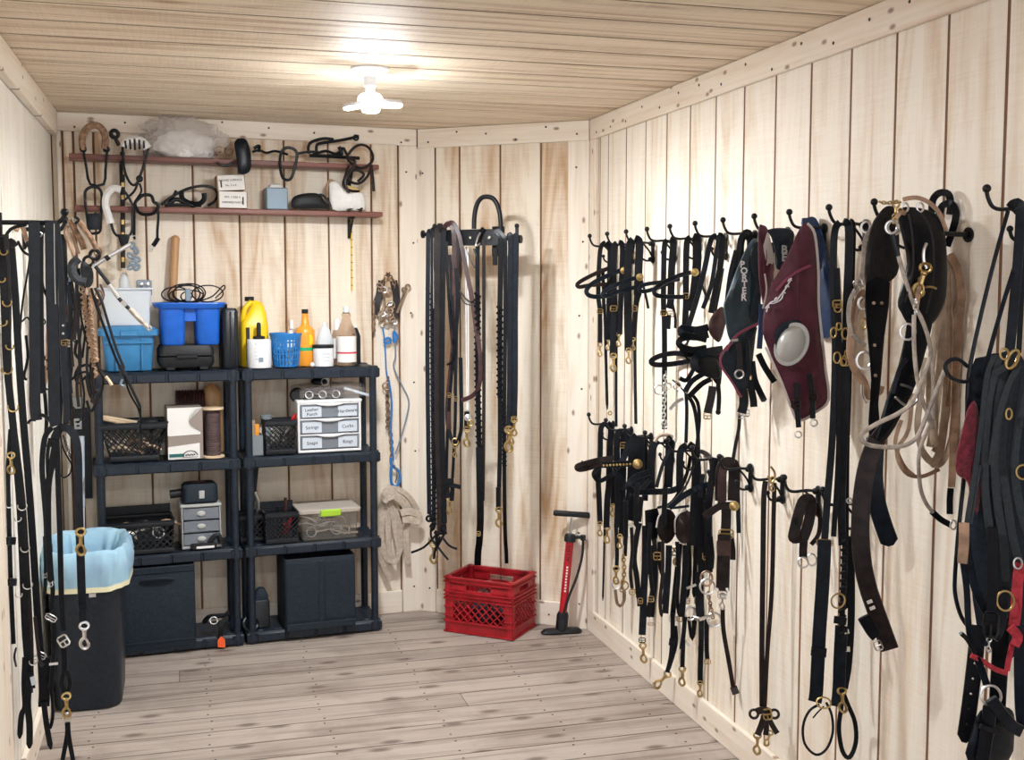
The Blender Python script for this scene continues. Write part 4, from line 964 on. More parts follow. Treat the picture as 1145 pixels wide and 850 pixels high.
# plastic bag with white padding
z = ZU
t = thing('plastic_bag', 'clear plastic bag of white padding on the upper wall shelf', 'bag', BF(bs(205, 168, .1)[0], .09, z))
c = BF(bs(207, 150, .1)[0], .085, z)
MB().crumple(BF(bs(206, 152, .085)[0], .085, z+.055), AXB, (.135, .06, .075), 3, .15, flat=.72, fold=2.).build('white_padding', FLW, t)
MB().crumple(BF(bs(206, 150, .085)[0], .085, z+.078), AXB, (.180, .072, .104), 8, .26, 72, 36, .72, 1.5).build('bag_film', BAGF, t)
MB().crumple(BF(bs(176, 136, .085)[0], .10, z+.13), AXB, (.07, .05, .035), 5, .4, 40, 20, 0, 1.6).build('bag_mouth', BAGF, t)
SH1, SH2 = ('b', .135), ('b', .15)
t = Tack('fleece_stretcher', 'tan fleece topped wire frame hanging off the left end of the upper shelf', 'harness', ('b', .16), (105, 208))
t.c('fleece_top', 4, '93,168 92,155 96,145 105,140 114,144 118,155 117,167', FLT).c('wire_frame', 1.5, '93,166 97,190 101,206 116,206 118,190 120,166', IRON, sub=2).r('end_cap', 93, 167, 2.4, 1.5, IRON).r('end_cap', 119, 167, 2.4, 1.5, IRON)
t = Tack('striped_fleece_stretcher', 'striped fleece topped wire frame beside the tan one on the upper shelf', 'harness', ('b', .165), (147, 207))
t.c('fleece_top', 5, '139,165 142,159 150,157 159,159 165,166', FLW).c('wire_frame', 1.5, '137,160 138,182 141,196 147,206 153,205 159,190 166,166', IRON, sub=3)
for k in range(5): t.c('dark_stripe', 1.2, f'{141+5*k},{168-abs(k-2)} {140+5.2*k},{155+abs(k-2)*1.2}', LD, .016, 1)
t.c('side_loop', 1.3, '155,202 150,214 139,224', IRON).c('cross_wire', 1.2, '156,205 158,214 152,224', IRON).r('clip', 156, 200, 2.6, 1.4, IRON).c('upper_hook', 2.2, '133,163 129,155 124,151', IRON).r('clip', 128, 150, 4, 2.2, IRON)
t = Tack('panelled_wire_frame', 'black oval wire frame with a dark leather panel on the lower shelf left', 'harness', ('b', .16), (105, 261))
t.c('wire_frame', 1.6, '95,222 96,213 103,209 111,211 114,220 113,240 112,258 106,261 100,259 97,240', IRON, closed=True).p('leather_panel', '97,239 113,238 112,257 100,257', LBB, .006, .002, .004, 0, 1)
t = Tack('white_fleece_stretcher', 'white fleece wrapped wire frame hanging from the lower wall shelf', 'harness', ('b', .165), (140, 265))
t.c('fleece_top', 4.2, '135,212 126,211 119,219 118,230 121,241 124,250', FLW).c('wire_frame', 1.5, '124,249 130,263 146,262 148,240 149,232 144,221 137,212 128,209', IRON).p('centre_clip', '131,262 146,262 142,276 135,275', LB, .012, .003, .004, 0, 1).c('strap_end', 1.7, '150,228 150,245 150,268', LB)
t.r('ring', 150.5, 266, 2.4, .7, STEEL)
t = Tack('link_cluster', 'bunch of small grey metal links hanging below the lower wall shelf', 'chain', ('b', .17), (150, 300))
for k, (x, y) in enumerate(((148, 275), (152, 280), (146, 286), (153, 290), (149, 294), (146, 299), (153, 299))): t.r('metal_link', x, y, 3.4, 1.5, GREYB, .6, .004*k, .4*k)
t = Tack('hoop_strap', 'black round hoop with a hanging strap end on the lower wall shelf', 'strap', ('b', .165), (163, 278))
t.c('hoop', 1.9, '151,228 156,238 165,240 174,237 177,229 172,226 169,219 161,218 155,222', LB, closed=True).s('hanging_strap', 3, '176,228 177,242 176,258 176,266', LB).c('keeper', 2.6, '177,266 174,271 171,275', LB).b(168.5, 278, 4.5, 6, STEEL, -.4)
t = Tack('shelf_bridle', 'black bridle straps curled on the lower wall shelf left of the white boxes', 'bridle', ('b', .10), (215, 230))
t.c('curved_strap', 1.6, '180,229 194,219 210,211 226,208 238,210 243,217 240,225 232,230').c('curved_strap', 2.6, '188,229 196,223 206,226 216,230').c('curved_strap', 3, '203,214 204,222 212,227 222,228 228,223 228,216').c('curved_strap', 2, '184,230 200,229 225,230').c('strap_end', 1.5, '194,219 197,213', LB)
# the two small boxes, printed
for k, (x0, y0, x1, y1, rz, l, txt) in enumerate(((245, 214, 276, 232, 0, 'small white printed box on the lower wall shelf, under another', ('NO. 1 SIZE 4', 'HARNESS PARTS')), (243.5, 196, 273.5, 214, .07, 'small white printed box tilted on top of another on the lower shelf', ('ROUND SURFACE', 'No. 5 x 6')))):
    z0 = ZW if k == 0 else None
    s, o, zz, hs, ho, hz = bbox3(x0, y0, x1, y1, .14, .09, z0)
    X = TB*math.cos(rz)+UP*math.sin(rz)*1.0; Z = UP*math.cos(rz)-TB*math.sin(rz)
    c = BF(s, o, zz+(.003 if k else .001)); t = thing('small_box', l, 'box', c-Z*hz)
    MB().box(c, (hs*1.05, ho, hz*.97), (X, -NB, Z), .0015).build('box_body', CRD, t)
    MB().box(c+NB*(ho+.0006), (hs*.98, .0008, hz*.93), (X, -NB, Z)).build('white_label', WHTB, t)
    MB().box(c+NB*(ho+.002)+X*(hs*(.72 if k == 0 else -.76))-Z*(hz*.1), (.003, .0006, hz*.45), (X, -NB, Z)).build('black_bar', INK, t)
    for j, tx in enumerate(txt): text('printing', tx, .0125, c+NB*(ho+.0022)+Z*(hz*(.30-.62*j))-X*(hs*.05), X, Z, INK, t)
s, o, zz, hs, ho, hz = bbox3(298, 210, 322, 232.5, .12, .09, ZW)
t = thing('grey_box', 'grey blue metal cube with a white thing on top on the lower wall shelf', 'box', BF(s, o, ZW+.001))
MB().box(BF(s, o, ZW+.001+hz), (hs, ho, hz), AXB, .004).build('box_body', GREYB, t)
MB().rrect(BF(s, o, ZW+.001+hz*2), [(hs*.7, ho*.6, .01, 0), (hs*.6, ho*.5, .01, .014), (hs*.3, ho*.3, .008, .018)], AXB).build('white_lump', WHT, t)
t = Tack('bell_boot', 'black rubber bell boot lying on its side on the lower shelf', 'boot', ('b', .11), (348, 233))
t.p('boot_shell', '327,222 333,218 345,216 357,217 362,224 368,231 360,233 330,233 326,229', RUBY, .09, .02, 0, 0).c('boot_rim', 1.3, '356,218 363,220 369,231 361,232 357,226', RUBY, .05, closed=True)
t = Tack('fleece_cup', 'white fleece cup shaped boot at the right end of the lower shelf', 'boot', ('b', .12), (388, 236))
t.p('fleece_shell', '368,208 372,203 378,204 386,214 396,216 406,216 408,234 392,235 372,234', FLW, .08, .03, 0, .001).c('leather_loop', 1.7, '366,221 366,207 370,202 376,205', LT, .02).s('brass_clip', 4, '388,209 398,212 403,215', BRASS, .05).s('dark_flap', 5, '388,235 396,231 405,235', LD, .05)
# ---- things on the upper shelf
t = Tack('black_boot_pad', 'black padded leather boot hanging over the upper shelf front', 'boot', ('b', .165), (271, 196))
t.p('pad', '262,160 267,155 275,156 279,165 281,180 279,192 270,195 266,190 264,175', LBB, .03, .012, .005).c('pad_seam', .6, '275,158 278,172 278,190', LB, .025)
t = Tack('small_bits', 'dark bit rings lying on the upper shelf left of the hanging boot', 'bit', ('b', .12), (250, 170))
t.r('bit_ring', 245, 168.5, 4, 1.4, RUST).r('bit_ring', 256, 168.5, 4, 1.4, RUST).c('hanging_loop', 1.5, '242,181 248,185 255,185 261,181', LB, .05).c('bit_bar', 1.4, '282,170 290,168 298,171 308,169 322,173', LB).c('bit_bar', 1.8, '284,166 290,163 289,170', LB)
t = Tack('wire_loop', 'black wire loop dangling over the upper shelf edge right of the boot', 'loop', ('b', .16), (320, 202))
t.c('loop_wire', 1.7, '314,172 317,167 323,165 330,168 332,175 329,190 325,200 319,201 315,196 313,182', IRON, closed=True).c('tail_wire', 1.5, '332,172 344,170 356,170', IRON)
t = Tack('shelf_headstall', 'tangled black headstall standing up on the upper shelf right end', 'bridle', ('b', .13), (370, 175))
t.c('strap_loop', 1.7, '345,172 345,163 350,158 362,155 373,156').c('strap_loop', 1.7, '354,174 354,163 360,160 380,157 399,153').c('cross_strap', 1.6, '350,173 364,169 376,172 384,165').r('end_buckle', 398, 154, 2.6, 1.1, IRON).c('strap_loop', 2.2, '366,174 375,175 382,172 379,164').c('base_strap', 2, '346,174 370,175 402,177')
t = Tack('coiled_reins', 'dark coiled cord reins looped over the right end of the upper shelf', 'reins', ('b', .17), (400, 215))
for sx in ('389,173 396,165 404,162 412,165 417,174 415,182 404,188 392,182 388,176', '390,185 386,198 384,207 391,213 402,214', '416,185 411,197 402,205 392,203 389,194 398,190 407,195 400,203', '384,165 390,176 397,181 392,192 386,203 390,217', '415,186 417,200 418,214'): t.c('cord_loop', 1.6, sx, LD)

# ================================================================ chains, twine and cotton rope beside the shelving
t = Tack('bit_bundle', 'rusty bundle of chains and bits on a nail beside the shelving', 'chain', ('b', .035), (434, 306))
t.s('leather_tab', 8, '427,314 424,330 421,340 420,352', LD).s('leather_tab', 8, '440,314 443,330 443,345 441,356', LD)
t.chain('rusty_chain', '434,307 428,314 425,324', 2.2, RUST).chain('rusty_chain', '434,307 440,314 441,322', 2.2, RUST)
rd = random.Random(2)
for k in range(13):
    x, y = 424+rd.uniform(0, 17), 318+rd.uniform(0, 44); t.r('bit_link', x, y, rd.uniform(2.4, 4), 1., RUST if k % 3 else STEEL, rd.uniform(.5, 1), .004+.001*k, rd.uniform(0, 3))
t.c('bit_shank', 1.4, '444,350 449,336 452,328 455,322', RUST, .02).r('shank_ring', 456, 321, 2.6, .9, RUST).r('shank_ring', 452, 324, 2.4, .9, RUST).c('bit_shank', 1.4, '418,336 418,356 418,370', RUST, .02).c('bit_shank', 1.3, '427,322 430,340 424,357', RUST, .02)
t.chain('link_tail', '418,352 418,370', 2., RUST).chain('link_tail', '432,345 434,364', 2.3, STEEL)
t = Tack('twine_strand', 'blue baling twine with a chain hanging below the bit bundle', 'twine', ('b', .03), (437, 500))
t.c('twine_line', .9, '428,366 430,380 431,395 432,415 434,425', BLUER).c('twine_line', .9, '441,365 442,385 442,400 440,408 443,418 450,432 457,448 455,465 448,490 442,508', TWINE).c('twine_knot', 1.6, '429,381 434,378 437,381 433,384 429,382', BLUER)
t.c('twine_knot', 1.6, '440,370 444,376 441,383 440,372', BLUER).c('twine_loop', 1.6, '437,512 438,520 446,527 447,537 443,544 438,541 437,530 438,520', BLUER, .01)
t.chain('brass_chain', '434,424 433,445 435,470 438,500 438,515', 2.4, RUST).c('twine_line', 1.1, '435,425 438,450 437,480 440,515', BLUER, .012).chain('brass_chain', '433,440 433,465 433,480', 2., RUST).r('twine_knot', 432, 432, 4, 1, RUST).c('twine_line', .7, '442,540 444,530 441,520', RUST, .02)
t = Tack('cotton_lead', 'coiled cream cotton strap hanging at the right of the shelving', 'strap', ('b', .05), (440, 550))
for k, sx in enumerate(('431,558 425,578 421,600 424,620 432,640 437,650', '432,557 428,580 427,605 431,622 438,630', '434,557 434,580 434,602 436,618 441,628', '436,557 440,580 443,600 446,616 442,628 434,626', '430,557 421,584 417,606 420,622', '438,560 446,584 449,604 447,618')): t.s('hanging_turn', 6.2, sx, COTTON, .006*(k % 4), .003)
for k, sx in enumerate(('428,560 430,550 439,546 451,553 461,563 465,575', '429,555 437,547 449,549 460,559 467,571', '430,562 439,552 452,560 459,574', '433,558 442,556 452,566 456,578')): t.s('wrap_turn', 6, sx, COTTON, .026+.007*k, .003)
t.s('knot_turn', 8, '448,574 458,572 468,576 467,583 457,581 450,582', COTTON, .055, .004).s('free_end', 7, '456,582 454,600 455,615 456,630', COTTON, .03, .003)

# ================================================================ half-moon bridle rack on the corner wall
RK = ('d', .33)
t = thing('bridle_rack', 'black iron half-moon rack with a raised arch on the corner wall', 'rack', at(553, 292, ('d', .02)))
a, b = at(473, 262, RK), at(582, 267.5, RK)
MB().tube([a, b], .009, 10, sub=1).build('cross_bar', IRON, t)
for p in (a, b): MB().lathe(p, [(.018, -.004), (.018, .004)], 14, (UP, ND, TD)).build('end_disc', IRON, t)
for x in (486, 578): 
    p = at(x, 262, RK); MB().tube([p-UP*.012, p+UP*.034], .008, 8, sub=1).ball(p+UP*.036, .011, 10, 7).build('stop_pin', IRON, t)
m = MB(); cc = (a+b)/2; RR = (b-a).length*.33
P = [cc+TD*(RR*math.cos(q))+ND*(.018*math.sin(q)) for q in [math.pi*k/16 for k in range(17)]]
m.strap(P, .055, .012, None, 1); m2 = MB()
m2.loft([[p+UP*.030, p+(cc-p).normalized()*.012+UP*.030, p+(cc-p).normalized()*.012-UP*.040, p-UP*.040] for p in P]); m2.build('half_moon_band', IRON, t)
MB().loft([[p+UP*.031, p+(cc-p)*.97+UP*.031, p+(cc-p)*.97+UP*.027, p+UP*.027] for p in P]).build('top_plate', IRON, t)
p0, p1 = at(530, 256, RK, .02), at(560, 258, RK, .02); pt = at(544, 220, RK, .02)
am = (p0+p1)/2; ah = pt.z-am.z
MB().tube([am+(p0-am)*math.copysign(abs(math.cos(q))**.8, math.cos(q))+UP*(ah*math.sin(q)**.8) for q in [math.pi*k/12 for k in range(13)]], .0105, 12).build('arch', IRON, t)
pb = cc-ND*(.33-.004); MB().box(pb+ND*.006-UP*.01, (.03, .006, .07), (TD, ND, UP), .002).build('wall_plate', IRON, t)
MB().box((pb+cc)/2+UP*.012, (.011, (pb-cc).length/2-.01, .010), (TD, ND, UP), .002).build('support_arm', IRON, t)
pd = at(553.5, 286, RK, -.02); MB().box(pd, (.010, .006, .042), (TD, ND, UP), .002).build('hanging_tab', IRON, t)
for x in (526, 547): MB().ball(at(x, 266, RK, .024), .009, 10, 6).build('bolt_head', STEEL, t)
D1 = ('d', .36)
def rk(name, label, cat='reins', x=480, y=258, pl=D1): return Tack(name, label, cat, pl, (x, y))
rk('leather_reins', 'shiny blue black strap at the far left of the half-moon rack', x=479).s('rein', 5, '481,258 479,263 478.5,300 478,400 479,500 480,575', LBB).s('rein_back', 4, '482,258 484,265 483,350 484,500 486,585', LBB, -.012).r('keeper', 480, 580, 3, 1.4, LB)
rk('laced_reins', 'white stitched laced rein second from the left on the half-moon rack', x=485).s('rein', 5, '487,256 484,262 484,330', LB).braid('laced_part', 6, '484,330 484,400 485,500 485,590', LBB).c('white_stitching', .45, '485,266 485,300 485,345', WHT, .005)
t = rk('wide_harness_strap', 'wide dark strap ending in frayed thongs on the half-moon rack', 'strap', x=492)
t.s('strap', 10, '494,255 490,262 490,330 490,420 491,500 493,560 495,598', LD).s('strap', 6, '497,255 496,265 495,330 494,450 496,540 497,585', LB, .006)
for sx in ('486,600 474,612 460,618', '494,600 502,610 511,614', '492,600 487,614 485,625', '498,595 490,610 487,616', '490,612 496,620 501,626', '483,585 482,600 489,612'): t.s('thong', 2.6, sx, LB, .01)
for x, y in ((482, 578), (483, 590), (488, 597), (495, 592), (489, 604)): t.c('thong_knot', 2.2, f'{x-2},{y-2} {x+2},{y} {x-1},{y+3}', LB, .012)
t.n(485, 606, 25)
rk('thin_rein_pair', 'pair of thin black reins joined by a keeper and a snap', x=504).s('rein', 3.6, '499,270 500,300 503,350 506,400 501,470 499,535', LB).s('rein', 3.6, '503,285 506,340 509,410 509,470 506,535', LB, .004).c('dangling_loop', 1.2, '503,360 508,375 508,400 500,408', LB, .01).c('dangling_loop', 1.2, '501,330 504,350 507,372 506,385', LB, .01).s('keeper_block', 6, '495,538 507,538', LB, .012).s('tab', 5, '496,544 506,543 515,545', LB, .016).s('lower_tab', 5, '500,545 501,557', LB, .01).s('lower_tab', 5, '506,545 505,560', LB, .01).n(503, 556, 20)
rk('brown_reins', 'maroon brown reins looped over the rack left of the arch', x=506).s('rein', 5.5, '496,256 501,250 506,255 508,270 508,320 507,380 502,440 502,480', LM).s('rein', 4, '499,253 504,249 510,255 512,275 511,330 510,390 509,440', LD, -.006).s('rein_loop', 5, '500,252 506,249 513,262 519,290 527,330 533,370 537,400 536,430 529,442 516,448', LM, .006).b(502, 442, 4, 5).b(510, 446, 4, 5)
rk('looped_strap', 'black looped strap with a brass fitting and snap at its foot', 'strap', x=508).s('strap', 4.5, '504,410 500,460 503,485 508,497', LB).s('strap', 4.5, '515,400 516,470 514,488 510,498', LB).r('fitting', 509, 494, 3.6).n(509, 498, 14).s('strap', 4.5, '510,300 512,340 507,400 505,415', LB)
rk('white_lead_line', 'thin white cord with a steel snap cluster hanging from the half-moon rack', 'cord', x=522).c('cord', .55, '521,278 521,350 522,458', WHT).c('cord', .8, '523,278 523.5,350 523.5,458', WHT).k_(523, 467, 4, STEEL).s('snap_body', 6, '522,460 522,480', LB).n(522, 478, 22, BRASS).r('side_ring', 526, 473, 3, 1, BRASS)
t = rk('centre_laced_rein', 'thick laced rein below the arch reaching into the red crate', x=537)
t.s('rein', 5, '541,255 536,263 534,280 534,330', LB).braid('laced_part', 7, '534,330 534,400 535,470 536,500', LB).s('lower_rein', 8, '536,500 537,560 537,585,-.04 536,606,-.12 534.5,618,-.17 534,632,-.20', LB).s('rein_back', 4, '541,268 541,350 541,450 540,560', LD, -.01).b(535, 597, 4, 5).c('cord_loop', 1.2, '530,278 534,290 535,303 534,320', LB, .01).c('tie', 1., '537,260 534,266 532,275 537,272', STEEL, .02)
t = rk('right_laced_rein', 'black rein with a laced grip and brass snap right of the arch', x=560)
t.s('rein', 6, '554,258 559,264 560,280 559,345', LB).braid('laced_part', 7, '559,345 559,400 559,445', LB).s('rein', 5, '559,445 559,500 558,545', LB).s('keeper', 5, '557,545 557,570', LB, .006).n(558, 568, 22)
rk('long_tail_rein', 'long black rein right of the arch, its end inside the crate', x=565).s('rein', 4.5, '556,257 563,264 565,275 565,350 564,450 564,550,-.02 565,600,-.12 566,616,-.17 566.5,630,-.20', LB).braid('laced_part', 5, '563,450 563.5,480 564,520', LB, .008)
t = rk('doubled_side_strap', 'two smooth black straps with brass snaps at the right rack end', 'strap', x=573)
t.s('strap', 6, '569,268 570,262 571,275 570,350 570,430 569,480', LBB).s('strap', 6.5, '576,268 577,262 577,275 576,350 576,420 575,470', LBB, .004).s('strap', 4, '572,300 573,400 573,478', LB, -.008).n(569, 478, 28).n(575, 468, 20).n(571.5, 478, 20).b(575, 468, 6, 5)
rk('thin_cord_loops', 'thin dark cord looped under the left part of the rack', 'cord', x=520).c('cord', .9, '514,270 516,300 514,325 519,338 528,341 534,336', LD).c('cord', .9, '514,325 520,333 527,338 533,333', LD, .01).c('cord', .8, '521,276 526,290 531,300', LD)

# ================================================================ red milk crate in the corner
q0, q1, q2 = V((1.160, 5.178, 0)), V((1.429, 4.945, 0)), V((1.62, 5.23, 0))
ex_ = (q1-q0).normalized(); ey_ = V((-ex_.y, ex_.x, 0)); cw = .345; hc = .268; cd = .25; ctr = q0+ex_*(cw/2+.004)+ey_*(cd/2-.044)
t = thing('milk_crate', 'red plastic milk crate on the floor below the bridle rack', 'crate', ctr)
AX = (ex_, ey_, UP)
for side in range(4):
    a = (ex_, ey_, -ex_, -ey_)[side]; n = (-ey_, ex_, ey_, -ex_)[side]
    lw_, ld_ = (cw, cd) if side % 2 == 0 else (cd, cw)
    c = ctr+n*(ld_/2-.004); m = MB(); ax = (a, -n, UP); w = lw_/2-.001
    m.box(c+UP*.030, (w, .004, .028), ax, .002)                       # solid foot band
    for z in (.006, .054, .160, .176, .194, .240, .258): m.box(c+n*.006+UP*z, (w+.006, .006, .0028), ax, .0012)
    for sg in (-1, 1):
        for z in (.080, .122): m.box(c+a*(sg*w*.88)+n*.006+UP*z, (w*.13, .006, .0028), ax, .0012)       # raised hoops
    m.box(c+UP*.174, (w, .004, .018), ax, .002); m.box(c+UP*.252, (w, .006, .010), ax, .002)
    for sg in (-1, 1): m.box(c+a*(sg*(w*.68))+UP*.214, (w*.32, .004, .029), ax, .002)
    m.box(c+UP*.197, (w, .004, .008), ax, .002); m.box(c+UP*.235, (w, .004, .008), ax, .002)
    for sg in (-1, 1): m.box(c+a*(sg*w*.88)+UP*.11, (w*.12, .0045, .055), ax, .002)
    n_ = 7; x0, x1, z0, z1 = -w*.77, w*.77, .058, .158; dx = (x1-x0)/n_
    for k in range(-4, n_+4):
        for dr in (1, -1):
            u0 = x0+dx*k; u1 = u0+dr*(z1-z0)*1.0; p, r = (u0, z0), (u1, z1)
            def cl(p, r):
                (ax0, az0), (bx, bz) = p, r
                if ax0 > bx: ax0, az0, bx, bz = bx, bz, ax0, az0
                if bx <= x0 or ax0 >= x1: return None
                if ax0 < x0: az0 += (bz-az0)*(x0-ax0)/(bx-ax0); ax0 = x0
                if bx > x1: bz = az0+(bz-az0)*(x1-ax0)/(bx-ax0); bx = x1
                return (ax0, az0), (bx, bz)
            g = cl(p, r)
            if g: m.strap([c+a*g[0][0]+UP*g[0][1], c+a*g[1][0]+UP*g[1][1]], .0055, .006, n, 1)
    o = m.build('crate_side', RED, t)
for sx in (-1, 1):
    for sy in (-1, 1): MB().box(ctr+ex_*(sx*(cw/2-.012))+ey_*(sy*(cd/2-.012))+UP*(hc/2), (.014, .014, hc/2-.002), AX, .005).build('corner_post', RED, t)
m = MB()
for k in range(9):
    u = -.5+.06+.88*k/8; m.box(ctr+ex_*(u*cw)+UP*.014, (.004, cd/2-.012, .004), AX).box(ctr+ey_*(u*cd)+UP*.014, (cw/2-.012, .004, .004), AX)
m.build('crate_bottom', RED, t)
for k, (u, v, zc, l) in enumerate(((.0, -.05, .075, 'rolled black cloth under the steel loop in the red crate'), (-.06, .03, .07, 'black cloth heap at the left in the red crate'), (.06, .03, .07, 'black cloth heap at the right in the red crate'))):
    tag(MB().ball(ctr+ex_*u+ey_*v+UP*zc, .058, 16, 10, AX, (1.0, .9, .8)).build('black_bundle', FABB), l, 'bundle')
c = ctr+ex_*.02-ey_*.05+UP*.185
tag(MB().tube([c-ex_*.032-UP*.04, c-ex_*.032+UP*.025, c-ex_*.016+UP*.05, c+ex_*.016+UP*.05, c+ex_*.032+UP*.025, c+ex_*.032-UP*.04], .0065, 10).build('steel_loop', STEEL), 'upturned steel loop sticking out inside the red crate', 'loop')

# ================================================================ floor pump
p0 = at(629, 708, ('f', 0)); p0.z = 0
top = at(640, 575, 4.985); dirp = (top-(p0+UP*.02)).normalized()
p0 = V((p0.x-.005, p0.y, 0)); X = CR.copy(); X = (V((CR.x, CR.y, 0))).normalized(); Yv = V((-X.y, X.x, 0))
t = thing('floor_pump', 'red floor pump with black handle leaning in the corner', 'pump', p0)
tb = p0+UP*.025; L = (top-tb).length; D = (top-tb).normalized()
xa = (X-D*X.dot(D)).normalized(); ya = D.cross(xa)
MB().rrect(p0+UP*.002, [(.095, .024, .022, 0), (.098, .028, .025, .006), (.085, .022, .02, .018), (.03, .02, .018, .022)], (X*.985+Yv*.15, Yv, UP)).build('foot_plate', RUBY, t)
MB().lathe(tb, [(.028, -.008), (.028, .06), (.022, .075)], 18, (xa, ya, D)).build('foot_socket', BPL2, t)
MB().lathe(tb, [(.0185, .06), (.0185, L*.76)], 18, (xa, ya, D)).build('pump_barrel', REDP, t)
MB().box(tb+D*(L*.30)-ya*.0188, (.004, .0012, L*.09), (xa, ya, D)).build('barrel_mark', INK, t) if False else None
MB().lathe(tb, [(.019, L*.755), (.027, L*.76), (.027, L*.80), (.022, L*.825), (.012, L*.83)], 18, (xa, ya, D)).build('barrel_collar', BPL2, t)
MB().tube([tb+D*L*.82, tb+D*L*.97], .0055, 8, sub=1).build('piston_rod', STEEL, t)
hb = (X-UP*.07).normalized()
MB().rrect(top, [(.009, .009, .008, -.088), (.014, .013, .011, -.08), (.013, .012, .01, 0), (.014, .013, .011, .08), (.009, .009, .008, .088)], (D, hb.cross(D), hb)).build('pump_handle', RUBY, t)
ch = tb+D*L*.80+xa*.06+UP*.004
MB().tube([tb+D*L*.80+xa*.02, ch], .008, 8, sub=1).tube([ch-UP*.014, ch+UP*.010], .013, 8, sub=1).build('hose_clip', BPL2, t)
MB().tube([ch, ch-D*L*.16+xa*.004, ch-D*L*.34-xa*.012-ya*.01, ch-D*L*.52-xa*.04-ya*.02, ch-D*L*.70-xa*.06-ya*.024, tb+D*.05-ya*.022], .0062, 8).build('pump_hose', RUBY, t)
vw = (CO-(tb+D*L*.5)).normalized(); vy = (vw-D*vw.dot(D)).normalized()
text('lettering', 'ALLEN', .026, tb+D*(L*.66)+vy*.0193, D, vy.cross(D), INK, t)
for k in range(9): MB().box(tb+D*(L*(.33+.026*k))+vy*.0187, (.004, .0008, .004), (vy.cross(D), vy, D)).build('small_print', WHTB, t)
# ================================================================ right wall: wrought iron hooks
HY = [4.699-.2125*k for k in range(13)]
def hook(yh, zh, name_label, L=.105, lower=True):
    t = thing('harness_hook', name_label, 'hook', V((XR, yh, zh)), None)
    w = XR-.003
    MB().lathe((w, yh, zh), [(.016, 0), (.016, .004), (.010, .007)], 14, (V((0, 1, 0)), UP, V((-1, 0, 0)))).lathe((w, yh, zh-.062), [(.016, 0), (.016, .004), (.010, .007)], 14, (V((0, 1, 0)), UP, V((-1, 0, 0)))).box((w-.003, yh, zh-.031), (.003, .009, .03), None, .001).build('wall_plate', IRON, t)
    MB().ball((w-.012, yh, zh), .010, 10, 7).build('plate_boss', IRON, t); MB().ball((w-.012, yh, zh-.062), .010, 10, 7).build('plate_boss', IRON, t)
    P = [V((w-.006, yh, zh+.0)), V((w-L*.4, yh, zh+.004)), V((w-L*.75, yh, zh+.002)), V((w-L*.95, yh, zh+.008)), V((w-L*1.06, yh, zh+.026)), V((w-L*1.1, yh, zh+.04))]
    MB().tube(P, .0045, 8).build('hook_arm', IRON, t)
    MB().ball(P[-1]+UP*.006, .0095, 12, 8).build('ball_end', IRON, t)
    MB().tube([V((w-.006, yh, zh-.05)), V((w-L*.16, yh, zh-.03)), V((w-L*.4, yh, zh-.002)), V((w-L*.55, yh, zh+.004))], .0035, 6).build('arm_brace', IRON, t)
    if lower:
        MB().tube([V((w-.006, yh, zh-.062)), V((w-.024, yh, zh-.068)), V((w-.045, yh, zh-.060)), V((w-.052, yh, zh-.045))], .004, 8).ball((w-.0525, yh, zh-.040), .0075, 10, 7).build('lower_hook', IRON, t)
ordn = ['farthest', 'second', 'third', 'fourth', 'fifth', 'sixth', 'seventh', 'eighth', 'ninth', 'tenth', 'eleventh', '', 'nearest']
for k in range(13):
    if k != 11: hook(HY[k], 1.770, f'{ordn[k]} black iron harness hook from the corner, upper row on the right wall')
for k in range(10): hook(HY[k], 1.000, f'{ordn[k] if k < 9 else "nearest"} black iron harness hook from the corner, lower row on the right wall')
pk = at(1032, 262, HY[11]-.0); pk = V((XR-.002, HY[11]-.005, pk.z))
t = thing('iron_peg', 'short iron peg holding the black saddle, hidden behind it on the right wall', 'peg', pk)
MB().tube([pk, pk+V((-.10, 0, .004)), pk+V((-.19, -.01, .012))], .006, 8).build('peg_rod', IRON, t)
MB().lathe(pk, [(.018, 0), (.018, .004)], 12, (V((0, 1, 0)), UP, V((-1, 0, 0)))).build('wall_plate', IRON, t)
def T(name, label, cat, k, first, dy=.0): return Tack(name, label, cat, HY[k]-dy, first)
# ---------------------------------------------------------------- upper row
t = T('bridle', 'black bridle on the first upper hook with its plain browband sticking out left', 'bridle', 0, (676, 272), .02)
t.s('crown_strap', 5, '677,271 672,276 670,295 669,330 671,350 671,384').s('crown_strap', 6, '678,271 682,278 682,300 681,330 681,352 680,380', LB, .03).n(671, 384, 15).n(680, 378, 14)
t.s('browband', 4.5, '683,299 668,305 652,313 645.5,318 648,321 660,319 678,318', LD, .01).s('cheek_strap', 4, '674,300 675,330 675,350').b(671, 348, 6, 5).s('tie_strap', 3.4, '676,340 677,380 678,420 679,458', LB, 0, tip=True).r('hanging_ring', 682, 462, 2, .7)
t = T('bridle', 'black bridle on the second upper hook with a brass rosette', 'bridle', 1, (694, 271), .03)
t.s('crown_strap', 7, '690,272 687,278 686,310 687,345 686,360 685,398').s('crown_strap', 6, '692,271 696,276 695,310 694,340 693,374', LB, .02).n(686, 396, 20).n(692, 372, 16)
t.s('browband', 5, '695,302 680,308 664,316 656,324 658,330 668,332 686,330', LBB, .02).k_(697.5, 302.5, 4, d=.03).b(686, 345, 7, 6).s('long_tie', 3.2, '690,345 689,400 689,477', LB, -.01)
t.s('noseband', 4, '684,310 676,325 676,333', LB)
t = T('bridle', 'black bridle with a brass ring at its crown on the third upper hook', 'bridle', 2, (712, 268), .03)
t.s('crown_strap', 9, '708,268 704,276 702,310 702,345 703,392').s('crown_strap', 9, '710,267 715,272 714,300 713,330', LB, .012).r('crown_ring', 712, 286.5, 4.2, 1.1).k_(715.5, 310, 4.3, d=.03)
